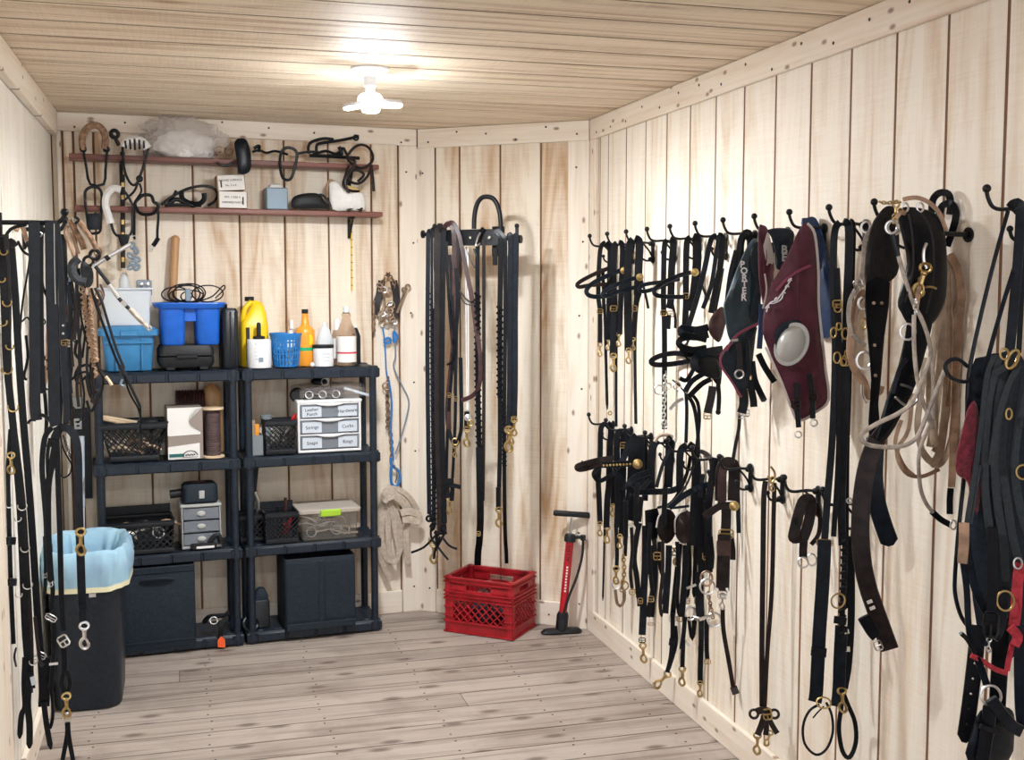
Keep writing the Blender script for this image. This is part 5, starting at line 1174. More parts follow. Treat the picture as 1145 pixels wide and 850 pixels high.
t.s('browband', 4.6, '714,310 700,314 684,321 674,328 678,331 695,325 712,321', LBB, .02).n(703, 390, 17).n(708, 378, 14).s('cheek_strap', 5, '712,325 710,350 708,380').b(709, 345, 6, 6).s('rein', 3.6, '716,328 712,345 710,390 711,474', LBB).s('loose_strap', 3, '717,312 721,326 725,345', LD)
t = T('bridle', 'black headstall with a chain and steel bit on the fourth upper hook', 'bridle', 3, (746, 269), .02)
t.s('crown_strap', 6, '746,269 743,275 742,310 742,345 743,370 743,480').s('crown_strap', 8, '749,268 753,273 751,300 750,335 748,345', LB, .015).s('browband', 4.6, '752,304 748,316 735,322 720,326 715,323 722,318 744,315 760,312', LBB, .01)
t.b(742, 350, 7, 6).b(750, 351, 7, 6).s('keeper_strap', 9, '746,352 745,368', LB, .01).s('noseband', 6, '772,398 755,395 738,398 728,404 734,408 752,407 770,404', LB, .02).s('loose_strap', 3, '752,340 755,355 755,367', LD)
t.chain('bit_chain', '744,418 743,440 742,462 743,478', 2.4, STEEL).r('bit_ring', 737, 436, 5.2, .9, STEEL).r('bit_ring', 747, 432, 3.6, .9, STEEL).r('bit_ring', 743, 474, 4.4, .8, STEEL, .7)
t = T('bridle', 'black bridle with brass rosette and wide browband on the fifth upper hook', 'bridle', 4, (772, 266), .03)
t.s('crown_strap', 7, '772,266 768,272 767,310 767,340 765,378').s('crown_strap', 10, '775,265 779,270 779,300 776,330 773,348', LB, .012).k_(777, 304.5, 4.5, d=.03).s('browband', 5, '776,304 760,308 742,316 732,324 734,330 748,332 766,332', LBB, .02).b(777, 319, 6, 8).s('loose_strap', 3, '781,310 786,322 791,334', LD, -.005).b(767, 331, 6, 6)
t = T('driving_bridle', 'black driving bridle with round winkers and crossed reins on the sixth upper hook', 'bridle', 5, (800, 264), .04)
t.s('crown_strap', 6, '801,264 795,268 788,300 779,335 770,364', LBB).s('crown_strap', 7, '803,263 808,268 805,300 799,330 795,350', LB, .01).s('rein', 5, '804,263 800,290 795,320 786,345', LBB, .014).s('cheek_strap', 6, '807,300 802,330 798,350')
t.s('noseband', 8, '792,366 778,369 763,367 763,374 778,377 792,374', LBB, .03).s('lower_noseband', 7, '790,380 776,377 762,379 760,386 774,391 790,389', LB, .035).s('chin_strap', 7, '762,388 770,396 785,392', LB, .02)
t.p('winker', '808,343 799,349 793,360 793,372 800,381 805,382 809,372 812,356', LM, .006, .012, .035).p('winker', '780,398 775,404 776,414 786,420 800,424 806,420 803,404 792,399', LB, .006, .012, .04).s('curved_band', 9, '808,391 794,393 781,397 776,405 778,414', LBB, .05)
t.c('cheek_cord', 1.6, '772,372 768,384 761,392 770,402 778,412').s('cross_strap', 5, '760,423 768,425 776,412', LB, .04).s('cross_strap', 6, '766,438 774,426 788,417', LBB, .05).s('cross_strap', 6, '770,444 784,430 795,424', LB, .05).c('thin_line', .9, '752,425 760,432 768,442', LB).s('rein', 4, '767,440 768,460 767,495').s('rein', 4.5, '769,442 776,455 780,480 781,508').s('rein', 4, '772,440 780,450 782,470 779,500').s('pale_tab', 4, '749,458 756,450 764,446', GREYCUP, .02)
t.p('lower_flap', '790,392 806,392 806,430 798,426 792,410', LB, .006, .004, .03).s('throat_strap', 9, '797,432 795,445 791,462', LD, .03).b(791, 465, 8, 7).s('throat_strap', 5, '803,430 804,445 803,462', LB, .03).k_(803, 461, 3, LB, .04, 'strap_end').chain('curb_chain', '770,420 769,432 768,440', 2., STEEL).r('bit_ring', 757, 432, 4, .8, STEEL)
t.r('bit_ring', 786, 404, 3.4, .9, BRASS).n(796, 446, 10, BRASS)
t = T('crown_straps', 'black looped crown straps on the seventh upper hook behind the teal hood', 'strap', 6, (833, 260), .0)
t.s('strap_loop', 8, '829,300 828,275 832,262 838,262 839,280 836,310', LB, .0).s('strap_loop', 6, '818,330 824,295 828,268 833,261', LBB, .02).s('rein', 5, '812,345 816,310 823,280', LBB, .03)
t = T('teal_hood', 'dark teal and black racing hood lettered PORTER with maroon edging', 'hood', 6, (838, 262), .09)
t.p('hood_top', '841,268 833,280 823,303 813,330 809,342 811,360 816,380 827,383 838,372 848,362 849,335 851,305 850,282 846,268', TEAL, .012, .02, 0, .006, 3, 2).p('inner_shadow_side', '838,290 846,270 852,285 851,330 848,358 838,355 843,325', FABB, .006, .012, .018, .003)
t.s('maroon_binding', 3, '812,392 820,379 831,370 848,362', MARL, .03).p('hood_face', '818,384 807,397 806,410 818,428 828,445 836,434 841,408 845,375 846,366 834,370', FABB, .010, .016, .005, .004).s('maroon_edge', 2.4, '814,386 806,398 807,410 817,425 829,444', MARL, .026).s('centre_strap', 7, '825,382 827,400 826,414', LD, .03).r('face_ring', 826.5, 418.5, 4.6, 1.1, STEEL, d=.035).s('steel_tab', 3, '818,381 825,380', STEEL, .04)
t.s('throat_strap', 10, '831,436 832,450 829,462', LB, .02).b(834, 462, 8, 7, STEEL).b(828, 465, 6, 6, STEEL).s('side_strap', 7, '841,404 844,425 852,443 855,449', LB, .01, tip=True).r('side_buckle', 835, 396, 3.4, .8).r('side_buckle', 837, 422, 3.4, .8).s('buckle_strap', 5, '834,378 836,390 837,420', LB, .03).n(836, 390, 12, BRASS).s('side_flap', 8, '838,425 842,445 843,455', LB, .01)
for ch, x, y in (('P', 830, 296), ('O', 832, 303.2), ('R', 832.4, 310.8), ('T', 832.4, 318), ('E', 832, 325.4), ('R', 831.6, 333)):
    p = at(x, y, HY[6]-.09, .0375); text('lettering', ch, .0285, p, V((1, -.25, 0)), UP, WHT, t.t)
t.s('lead_rein', 4, '827,464 826,480 822,500 819,518', LD, -.03)
t = T('maroon_bonnet', 'maroon bonnet with pale lining squeezed between the teal and black hoods', 'hood', 7, (852, 254), .01)
t.p('bonnet_cloth', '848,256 853,252 859,258 862,285 866,300 860,330 856,350 851,330 848,300', MAR, .02, .012, .0, .003).p('pale_lining', '852,282 857,262 860,262 865,285 864,295 858,300', CREAMF, .008, .006, .012).s('lace', 2, '855,306 857,325 853,345', CREAMF, .02).s('lower_cloth', 6, '852,340 851,365 849,390', NAVY, .0)
t.s('hanging_strap', 7, '848,396 856,412 866,427', LB, .02).b(862, 422, 6, 5, STEEL, .6)
t = T('black_hood', 'black hood with two white letters behind the large maroon hood', 'hood', 7, (875, 256), .07)
t.p('hood_cloth', '858,258 868,255 882,256 888,262 885,280 880,300 868,300 866,280 862,265', FABB, .012, .01, .0, .003)
for ch, y in (('B', 279.5), ('E', 288)):
    text('lettering', ch, .034, at(877, y, HY[7]-.07, .021), V((1, -.25, 0)), UP, GREYCUP, t.t)
t = T('blue_hood', 'navy blue hood behind the large maroon hood', 'hood', 8, (910, 246), -.03)
t.p('hood_cloth', '896,250 902,244 912,244 920,262 926,290 931,330 932,370 922,378 912,370 905,300', NAVY, .03, .016, .0, .005)
t = T('maroon_hood', 'large maroon racing hood with white edging and a pale plastic eye cup', 'hood', 8, (905, 250), .09)
t.p('hood_cloth', '897,252 904,250 911,262 914,300 914,340 917,375 922,410 925,448 912,460 897,469 888,466 880,445 871,420 860,392 853,372 854,350 861,322 872,302 882,282 891,262', MAR, .014, .028, .0, .007, 3, 4)
t.s('white_edging', 3, '903,250 911,262 915,300 915.5,340 919,375 923,412 926.5,447 912,461 897,470 888,467', CREAMF, .012, .006).s('white_edging', 3, '856,388 866,410 875,430 883,452 889,467', CREAMF, .012, .006).c('white_lace', .8, '856,345 862,338 868,336 873,330 879,322 885,311', WHT, .035).c('white_lace', .7, '857,349 860,340 866,339 874,334 876,325', WHT, .036)
for k, (x, y) in enumerate(((883, 313), (880, 320), (876, 327), (868, 334), (858, 343))): t.c('lace_stitch', .8, f'{x-2},{y+2} {x},{y-1} {x+2},{y+1}', WHT, .038)
t.s('fold', 3, '868,325 880,312 893,303 906,297', MARL, .03, .008).p('eye_opening', '866,375 872,364 884,358 896,360 890,372 878,390 870,395', FABB, .004, .004, .035)
c = at(885, 385, HY[8]-.09, .05); n = t.view(c); n = (n+V((-.35, 0, .15))).normalized(); X = UP.cross(n).normalized(); Y = n.cross(X); q = pxm(c)
X, Y = X*math.cos(-.35)+Y*math.sin(-.35), Y*math.cos(-.35)-X*math.sin(-.35)
MB().lathe(c, [(24*q, -.004), (24*q, .002), (20*q, .004), (18*q, .018), (13*q, .034), (7*q, .043), (1*q, .046)], 28, (X, Y, n), .78, 1.05).build('eye_cup', GREYCUP, t.t)
t.s('buckle_strap', 6, '891,428 891,450 893,478', LB, .04).b(890, 452, 9, 9, LD, 0, .05).r('strap_ring', 892.5, 486, 3.6, .9, STEEL, d=.05).s('buckle_strap', 6, '905,418 908,440 909,468', LB, .04).b(909, 443, 8, 9, LD, 0, .05).r('strap_ring', 910, 473, 3.8, .9, STEEL, d=.05)
# ---------------------------------------------------------------- big black harness bundles, nearer
t = T('driving_reins', 'tall bundle of black harness straps with brass rings on the tenth upper hook', 'harness', 9, (942, 248), .03)
t.s('strap', 8, '939,249 934,256 932,280 932,330 934,380 933,440 930,500 925,560 922,605', LBB).s('wide_end', 15, '922,604 920,650 916,710 913,770 911,785', LBB, .008).b(922, 607, 17, 7).s('keeper', 17, '916,724 915,734', LB, .016)
t.s('strap', 9, '943,248 949,254 949,290 947,340 946,400 944,480 941,560 942,610', LBB, .01).s('strap', 6, '950,247 954,254 953,300 951,360 949,440 947,500 946,600 945,680', LB, -.01).s('strap', 6, '936,300 938,360 939,430 937,520 932,600', LB, .02)
t.braid('laced_part', 8, '945,600 944,640 942,680 941,715', LB, .02, .55).s('lower_strap', 14, '941,700 939,740 938,770 936,790', LBB, .014).s('lower_strap', 8, '951,600 952,680 949,740 944,770', LB, .0).s('keeper', 14, '940,690 939,698', LB, .026)
for x, y, R, k in ((932, 372, 5.5, .55), (937, 345, 4, 1), (945, 373, 6, .55), (936, 400, 6, .6), (946, 403, 6, .8), (943, 405, 4, .8), (938, 365, 4, .6), (948, 396, 5, .7)): t.r('brass_ring', x, y, R, 1., BRASS, k, .03)
t.b(936, 340, 9, 8, BRASS, 0, .03).r('brass_ring', 937, 672, 7, 1., BRASS, 1.2, .03, 1.1).n(941, 770, 28, BRASS, .1, .02).s('steel_tab', 5, '944,707 949,706', STEEL, .02).s('steel_tab', 6, '945,726 950,726', STEEL, .02)
t.c('foot_loop', 1.5, '916,788 905,795 898,812 900,832 912,844 924,838 931,820 930,800 924,786', LB, .02, closed=False).s('foot_loop_strap', 5, '941,790 938,815 942,840 950,847 957,830 956,808 949,790 943,775', LB, .02).r('brass_ring', 921, 786, 6, 1., BRASS, 1.3, .03).c('thong', .9, '921,790 914,797 909,803', LB, .03)
t = T('brown_breeching', 'tan and grey old leather strap with steel rings beside the felt saddle pad', 'strap', 10, (968, 262), .0)
t.s('tan_strap', 9, '966,325 957,342 953,365 951,395 957,415 966,428 972,450', LT, .01).s('grey_strap', 5, '975,255 967,270 965,300 960,318 951,335 949,355 952,375', ROPE, .02).b(960, 319, 9, 12, STEEL, .35, .03).r('steel_ring', 966, 403, 10, 1.6, STEEL, .8, .03).r('steel_ring', 964, 339, 6.5, 1.6, STEEL, .6, .02).r('brass_ring', 966, 362, 6, 1., BRASS, .5, .02).s('grey_strap', 4, '954,375 962,382 968,386', ROPE, .02).c('steel_hook', 1.6, '964,430 964,440 968,448 973,449', STEEL, .02).r('steel_ring', 968, 254, 6, 1.3, STEEL, .8).s('tan_strap', 5, '987,432 984,440 981,432', LT, .0)
t = T('felt_saddle_pad', 'dark felt harness saddle with a riveted strap ending in a rounded tip', 'saddle', 10, (990, 232), .06)
t.p('felt_pad', '974,254 981,241 991,231 1001,234 1005,258 1005,300 996,314 982,319 968,318 968,285', FELT, .03, .02, .0, .004).p('riveted_strap', '968,317 995,316 989,376 985,425 981,470 986,500 974,500 971,470 974,425 970,376', LB, .008, .002, .02, 0, 2)
for x, y in ((977, 339), (986, 339), (978, 386), (979, 420)): t.k_(x, y, 2, RUST, .034, 'copper_rivet')
t.s('tip_strap', 20, '979,490 977,530 980,560 987,585 996,610', LBB, .02, .006, 4, True).r('crown_ring', 1000, 254, 8, 1.6, STEEL, .9, .04).n(1001, 244, 20, BRASS, 3.1, .04).s('girth_keeper', 16, '976,494 984,494', LB, .03)
t = T('second_saddle_pad', 'broad black leather harness saddle with brass snap and steel dees', 'saddle', 11, (1030, 233), .03)
t.p('saddle_pad', '1004,236 1020,232 1044,238 1055,252 1059,290 1058,330 1050,352 1036,368 1020,368 1008,350 1004,336 1014,295 1008,262', LB, .03, .024, .0, .004).p('side_strap', '1018,352 1043,352 1033,400 1020,440 1003,468 986,490 980,488 990,450 1004,410 1012,375', LB, .014, .006, .012, .002).s('trim_ridge', 2, '1016,240 1020,262 1021,300 1012,338', LD, .05).s('trim_ridge', 1.6, '1030,238 1042,262 1044,310 1036,350', LD, .05).s('loop_strap', 5, '1014,402 1006,412 998,440', LBB, .04)
t.c('steel_dee', 1.8, '1036,272 1033,280 1033,292 1036,300', STEEL, .06).n(1036, 296, 38, BRASS, -.25, .065).r('dee_ring', 1015, 371, 9, 1.4, STEEL, .9, .05).s('steel_tongue', 3, '1007,430 1014,432 1021,435', STEEL, .05).c('steel_hoop', 1.4, '1001,444 1010,452 1018,455 1025,448 1026,438', STEEL, .05).c('steel_tongue', 1.3, '1035,321 1042,321 1047,323', BRASS, .06)
t.s('tan_arc', 5, '1010,223 1024,221 1038,226 1050,238 1058,258', LT, .02).chain('brass_chain', '985,226 992,227 1000,226 1008,226', 2.2, BRASS, .03).r('crown_ring', 1029, 232, 5, 1.2, STEEL, .7, .02).r('crown_ring', 1012, 232, 5, 1.2, STEEL, .7, .02)
t = T('brown_trace', 'wide brown leather trace with slots curving down to a buckle end', 'strap', 11, (1012, 425), .03)
t.s('trace', 20, '981,490 970,520 964,555 962,590 964,625 970,655 980,685 995,726', LD, .0, .007).s('edge_keeper', 13, '965,690 974,705 980,712', LB, -.006).b(982, 722, 8, 10, STEEL, .4, .0).s('white_slot', 4, '970,674 975,672', CREAMF, .008).s('white_slot', 4, '973,681 978,679', CREAMF, .008).s('top_part', 16, '1034,256,-.035 1030,290,-.035 1026,350,-.03 1016,420 1004,452 992,476 980,492', LD, .004)
t = T('rawhide_rope', 'grey rawhide rope looping left with a black sleeved end', 'rope', 11, (998, 254), .08)
t.r('rope_ring', 997, 254, 7, 1.4, STEEL, .9).n(1008, 234, 18, BRASS, -.5, -.01).s('top_tab', 5, '1036,258,-.09 1028,246,-.08 1016,240,-.05 1007,238 1002,244', LT, .0).c('black_sleeve', 3, '998,262 1000,272 1004,286', LBB, .0).c('rope', 2.5, '1004,285 1012,312 1022,341 1030,356 1038,378 1042,405 1044,440 1043,468', ROPE).c('rope', 2.3, '1043,468 1031,495 1027,515 1029,545 1035,562 1043,573', ROPE).s('black_sleeve', 7, '1042,572 1052,581 1063,587', LB, .0).r('end_ring', 1066, 587, 5, 1.2, STEEL, .7)
t = T('rope_loop', 'pale rope hanging in one large loop over the brown trace', 'rope', 11, (1022, 350), .14)
t.c('rope', 2.5, '1022,352 1022,385 1025,420 1032,450 1041,470 1043,480', ROPE).c('rope', 2.6, '1040,400 1022,446 1005,462 984,472 966,483 963,490 970,497 990,500 1012,498 1026,488 1035,468 1043,447 1056,415', ROPE, .01).chain('steel_links', '1024,338 1024,352', 3., STEEL).s('top_tab', 5, '1034,258,-.15 1030,300,-.10 1026,335,-.02 1024,345', LT)
t = T('pale_reins_bundle', 'bundle of pale and tan reins folded in long loops on the right wall', 'reins', 11, (1060, 285), -.06)
for sx, w, m in (('1058,288 1056,340 1052,400 1046,460 1040,500', 9, LN), ('1062,290 1062,350 1060,410 1056,470 1050,508 1040,520', 9, LN), ('1066,300 1069,360 1068,420 1066,480 1062,510', 8, LN), ('1060,286 1070,300 1075,335 1072,370 1069,420 1066,500 1064,545', 8, LT), ('1050,350 1042,400 1040,450 1046,500', 9, LN), ('1035,400 1030,440 1026,480 1034,510 1050,520 1060,505', 7, LN), ('1020,440 1016,480 1003,505 1012,528 1030,533 1050,525', 4.5, LT), ('1008,470 1001,495 1010,520 1022,532', 4.5, LT), ('1030,500 1042,515 1056,510 1063,490', 5, LN), ('1065,350 1064,420 1056,480 1044,505', 6, LT)): t.s('rein_fold', w, sx, m, .006*len(sx) % .02)
t.s('black_end', 7, '1063,546 1062,560 1062,575', LB, .01).s('tan_flap', 9, '1062,285 1072,305 1075,335 1070,350', LT, .02)
t = T('black_loop_strap', 'short black strap looped above the saddle pads', 'strap', 11, (1056, 218), -.07)
t.s('strap_loop', 8, '1042,238 1043,224 1050,216 1060,217 1063,228 1062,240', LB).s('strap_loop', 8, '1050,240 1054,230 1064,228 1069,240 1065,258 1059,275', LB, .01)
# ---------------------------------------------------------------- nearest bundle
t = T('webbing_harness', 'faded black webbing harness with maroon fleece, nearest on the right wall', 'harness', 12, (1130, 240), .03)
t.c('cord', 2.4, '1127,236 1112,290 1095,360 1083,420 1081,470 1078,530 1072,590 1068,640 1068,665 1075,690 1087,706', LBB).s('thin_strap', 5, '1134,300 1120,345 1106,395 1100,420', LBB, .01).s('wide_strap', 11, '1130,232 1134,228 1141,232 1139,280 1134,340 1129,392', LBB, .015).s('wide_strap', 6, '1141,230 1146,250 1143,320 1139,395', LBB, .0).c('side_loop', 2.3, '1086,424 1078,427 1066,424 1059,417 1057,409 1062,403 1072,402 1082,410', LBB, .02)
t.p('dark_pad', '1087,410 1100,400 1118,396 1145,405 1150,560 1145,720 1100,720 1085,640 1084,560 1082,480', FABB, .04, .015, -.02, .004).p('fleece', '1083,455 1092,452 1098,500 1097,545 1092,575 1082,540 1070,530 1069,510 1076,480', FLEECE, .03, .012, .02, .004).p('fleece', '1110,436 1118,434 1122,448 1118,462 1112,470', FLEECE, .02, .01, .03)
for sx, w, d in (('1112,398 1104,420 1098,470 1090,530 1082,580', 6, .05), ('1118,398 1107,440 1102,490 1101,540 1105,580 1111,620', 9, .055), ('1125,402 1116,450 1112,510 1115,560 1121,600 1125,650', 9.5, .062), ('1134,410 1124,460 1119,510 1126,560 1134,610 1147,650', 10, .069), ('1147,420 1139,470 1134,520 1141,570 1151,600', 10, .076), ('1093,520 1087,560 1083,585', 9, .05), ('1140,408 1128,430 1116,470 1108,520', 7, .08)): t.s('webbing', w, sx, WEB, d)
t.r('brass_ring', 1132, 402, 11, 2., BRASS, .45, .08, -.4).r('brass_ring', 1123, 396, 6, 1.4, BRASS, .7, .08).r('brass_ring', 1128, 463, 6, 1.2, BRASS, .5, .09).r('brass_ring', 1144, 528, 8, 1.4, BRASS, .9, .09).s('cross_strap', 8, '1112,418 1122,412 1133,405', WEB, .07)
t.s('brown_sleeve', 11, '1078,585 1078,605 1076,630', LT, .06).s('hanging_strap', 7, '1077,630 1081,660 1083,700 1088,730', LBB, .05).s('hanging_strap', 8, '1084,640 1094,665 1103,685', LD, .05).s('blue_strap', 9, '1080,600 1088,650 1100,680 1108,690', LBB, .06).s('centre_strap', 11, '1110,590 1110,640 1108,690', LB, .07).b(1108, 698, 15, 28, IRON, 0, .08).s('buckle_block', 12, '1108,686 1108,712', LB, .075).n(1106, 714, 16, STEEL, 0, .08).r('brass_ring', 1124, 672, 11, 1.4, BRASS, .8, .08)
t.s('wide_end', 17, '1094,700 1090,740 1084,790 1078,830', LB, .03, .008, 4, True).s('wide_end', 18, '1120,690 1118,740 1115,790 1112,850', LB, .02, .008)
for k in range(5): t.k_(1090-2.2*k, 742+17*k, 1.3, STEEL if k < 3 else IRON, .045, 'punched_hole')
t.s('curved_strap', 9, '1128,610 1124,660 1120,700 1112,715', LBB, .06)
t = T('red_webbing_halter', 'faded red webbing knotted across the nearest black harness', 'halter', 12, (1140, 620), .11)
t.s('red_strap', 12, '1141,630 1138,650 1136,680 1133,705', REDW).s('red_knot', 11, '1130,702 1138,712 1134,722', REDW, .01).s('red_strap', 6, '1132,720 1128,738 1126,750', REDW).s('red_strap', 6, '1086,733 1098,739 1112,748 1126,753', REDW).c('dark_rope', 2.6, '1074,708 1082,716 1090,730', LB).r('square_ring', 1138, 630, 6, 1.2, STEEL, .7)
t.s('blue_strap', 8, '1092,735 1098,750 1104,768', LBB, .0)
t = T('collar_pouch', 'dark blue harness pad hanging from a steel ring at bottom right', 'harness', 12, (1108, 778), .13)
t.r('steel_ring', 1108, 778, 11, 1.6, STEEL, .95).p('pad', '1096,795 1118,790 1132,795 1134,812 1128,850 1082,850 1086,820', LBB, .03, .012).s('stitched_strap', 15, '1107,790 1104,815 1098,852', LB, .03, .006).s('keeper_strap', 6, '1096,812 1106,816 1118,818', LB, .045).s('side_strap', 14, '1108,782 1120,798 1132,812 1142,818', LBB, .05, .006)
t.s('far_strap', 12, '1141,700 1140,740 1141,790 1144,815', LBB, -.01)
# ---------------------------------------------------------------- lower row
t = T('bridle', 'black bridle with a plain noseband on the first lower hook', 'bridle', 0, (674, 476), .03)
t.s('crown_strap', 6, '678,474 672,479 671,510 669,535 670,560 671,586').s('crown_strap', 7, '679,473 683,480 682,500 681,540 679,560 678,590', LB, .012).n(671, 584, 16).n(679, 588, 20).s('browband', 6, '690,512 672,514 656,518 645.5,521.5 648,525 662,522 682,514', LD, .03).s('noseband', 5, '692,524 682,532 671,538 666,535 664,529 670,522', LB, .03)
t.s('cheek_strap', 5, '689,510 686,545 685,565').n(685, 564, 14).s('long_tie', 2.4, '676,590 675,640 674,672', LB, -.03, tip=True).b(682, 496, 7, 6).n(684, 496, 16, BRASS, .3)
t = T('bridle', 'black bridle with looped straps and hanging snaffle bit on the second lower hook', 'bridle', 1, (697, 483), .04)
t.s('crown_strap', 7, '695,482 690,488 690,520 691,560 690,590').s('crown_strap', 7, '698,481 703,488 702,500 696,515 688,524', LBB, .02).s('cheek_strap', 7, '697,484 697,520 696,560 695,600').s('cheek_strap', 5, '705,485 704,530 701,570 699,600').b(697, 498, 7, 6).s('loop_end', 4, '686,528 694,533 697,540 696,548', LBB, .03)
t.n(693, 598, 16).r('bit_ring', 703, 593, 6, 1.5, STEEL).s('lower_strap', 4.5, '689,590 690,620 689,640').n(689, 634, 20).chain('bit_chain', '697,622 698,640 695,660', 2.4, BRASS).r('bit_ring', 689, 654, 4.6, .9, STEEL).r('bit_ring', 698, 655, 4.6, .9, RUST).c('snaffle_bit', 1.8, '688,660 690,674 694,678', RUST).c('snaffle_bit', 1.8, '698,660 698,670 695,678', RUST).s('lower_strap', 4, '700,605 699,622', LB)
t = T('bridle', 'black bridle with a brass beaded browband and rosette on the third lower hook', 'bridle', 2, (716, 488), .05)
t.s('crown_strap', 13, '715,488 714,500 714,525 714,545').s('crown_strap', 8, '712,487 707,495 706,520 706,560', LB, -.01).s('browband', 7, '673,520 690,519.5 708,518', LB, .05)
for k in range(9): t.k_(675+3.7*k, 520.6-.19*k, 1.4, BRASS, .06, 'brass_bead')
t.k_(713, 519, 5.6, BRASS, .06).s('cheek_strap', 7, '720,490 722,530 721,560').p('square_winker', '702,553 720,556 717,584 702,582', LB, .006, .004, .05, 0, 1)
t.s('rein', 6, '715,585 712,600 709,625 712,645 714,668').s('lower_strap', 8, '722,588 722,620 720,660 719,690 718,710', LBB).s('lower_strap', 6, '728,610 732,640 730,660 724,690', LB, .01).b(718, 716, 7, 5, IRON).n(718.5, 720, 22, BRASS, .1).b(716, 672, 5, 6).s('strap_end', 5, '714,664 715,678', LB).s('cheek_strap', 5, '731,600 733,640 729,690', LB).b(728, 698, 7, 3)
t = T('winker_bridle', 'black driving bridle with cream padded crown and oval winkers on the lower row', 'bridle', 3, (742, 490), .06)
t.c('cream_crown', 2.4, '732,494 736,488 744,486 752,489', COTTON).s('crown_strap', 9, '735,492 730,500 728,520 728,548', LB).s('crown_strap', 10, '745,490 749,497 748,520 747,545', LB, .01).s('diagonal_strap', 4, '749,503 741,520 734,545', LBB, .03).b(748, 523, 7, 6, STEEL).n(748, 524, 16)
t.s('browband', 7, '727,528 712,533 704,540 703,546 712,550 730,550 750,549 764,543', LBB, .05).s('noseband', 5, '705,552 716,548 727,536', LB, .03)
t.p('square_winker', '721,571 735,568 738,580 735,602 722,606', LB, .006, .004, .05, 0, 1).p('oval_winker', '745,569 753,573 757,585 754,600 746,608 738,603 734,589 737,576', LD, .006, .008, .092).p('oval_winker', '767,570 774,576 776,592 770,606 761,607 755,597 755,582 760,573', LD, .006, .008, .098)
t.c('winker_edge', 1., '734,590 737,577 745,570', CREAMF, .104).c('winker_edge', 1., '755,596 755,582 760,574 767,571', CREAMF, .110).s('winker_wire', 3, '735,568 745,566 752,568 770,566', LBB, .06).s('cross_strap', 4, '746,566 756,556 768,530 772,510', LB, .06)
t.s('rein', 5.5, '738,606 738,630 744,655 742,676').s('rein', 7, '748,610 747,640 745,670 744,686', LBB, .01).b(735, 622, 8, 8).b(752, 617, 9, 8).n(757, 612, 22).s('lower_strap', 5, '752,686 752,710 750,735 746,752', LB, .02).b(752, 692, 7, 7, STEEL).s('keeper', 7, '752,714 751,722', LB, .03).s('lower_strap', 4, '755,700 756,720 748,748', LB, .02).n(748, 752, 24, BRASS, -.7, .02).s('cheek_strap', 6, '760,608 757,640 752,690', LB, .0)
t = T('bridle', 'black bridle with upright crown and brass rosette on the fifth lower hook', 'bridle', 4, (765, 500), .05)
t.s('crown_strap', 8, '768,498 761,505 760,530 760,550', LB).s('crown_strap', 9, '770,497 777,505 778,530 776,570 774,610', LB, .02).s('round_strap', 5, '778,508 784,505 794,512 796,530 794,556', LD, .01).k_(796.5, 541, 4.6, BRASS, .04).s('browband', 7, '796,541 780,546 762,556 748,568', LBB, .05).r('buckle_ring', 780, 512, 4, 1, STEEL)
t.s('cheek_strap', 9, '779,515 781,560 783,610 785,640', LB, .04).c('thin_rein', 1.2, '776,520 766,545 746,568', LB, .07).b(784, 588, 8, 9).s('blue_tab', 5, '786,530 782,556', LBB, .05).s('cheek_strap', 8, '790,560 791,600 790,622', LB, .02).b(790, 622, 8, 8).s('lower_strap', 7, '767,610 766,640 764,668 762,690').s('lower_strap', 5, '766,690 764,712 762,726', LB, .02).n(763, 746, 22).s('lower_strap', 5, '764,716 763,746', LB, .02).n(766, 716, 8, STEEL, .6).r('bit_ring', 772, 686, 7, 1.4, STEEL, .9).r('bit_ring', 782, 687, 7, 1.4, STEEL, .9).c('mouthpiece', 1.7, '776,690 786,692 796,687', STEEL, .02).c('steel_rod', 1.6, '768,658 778,654', STEEL, .03).s('lower_strap', 9, '782,640 782,670 783,690', LB, .02).b(781, 672, 8, 8).s('studded_strap', 6, '784,690 784,720 783,750 783,764', LB, .03).b(785, 724, 8, 5).n(783, 762, 18).s('lower_strap', 4, '775,690 776,710', LB).s('loop_bit', 4, '770,690 774,715 778,690', LB, .0)
t = T('spare_reins', 'bunch of narrow black reins and tie straps among the lower row bridles', 'reins', 4, (740, 610), .0)
for sx, w in (('706,590 707,615 705,640 707,660', 4), ('727,585 726,620 728,650 731,668', 4.5), ('741,605 741,640 738,672 740,690', 4), ('757,606 759,640 757,668 760,690', 4.5), ('770,604 771,640 768,670', 5), ('777,560 778,600 777,640 776,668', 5), ('699,560 700,590 699,612', 5), ('713,540 711,570 712,590', 6), ('786,540 787,580 786,610', 6), ('744,545 743,565 742,590', 6)): t.s('narrow_rein', w, sx, LB if w > 4 else LD, tip=True)
for x, y in ((728, 670), (760, 692), (768, 672), (707, 662)): t.b(x, y, 6, 6)
t = T('snaffle_bridle', 'bridle with twisted copper snaffle and large steel rings on the lower row', 'bridle', 5, (793, 640), .05)
t.s('crown_strap', 8, '800,512 797,530 793,560 792,600 793,640', LB).r('bit_ring', 790, 647, 8, 1.3, RUST, .8).r('bit_ring', 791, 656, 8.3, 1.2, STEEL, 1.0, .03).chain('twisted_mouthpiece', '792,664 794,675 797,690', 2.2, RUST, .03).r('bit_ring', 799, 693, 7.6, 1.3, STEEL, 1., .03).c('mouthpiece', 2, '782,693 790,690 797,688', STEEL, .03).s('lower_strap', 5, '790,690 790,720 791,738').b(791, 740, 7, 5).s('lower_strap', 6, '794,600 796,620 795,636', LB, .02)
t = T('leather_halter', 'heavy dark brown leather halter with brass rosette and lead on the lower row', 'halter', 5, (815, 518), .12)
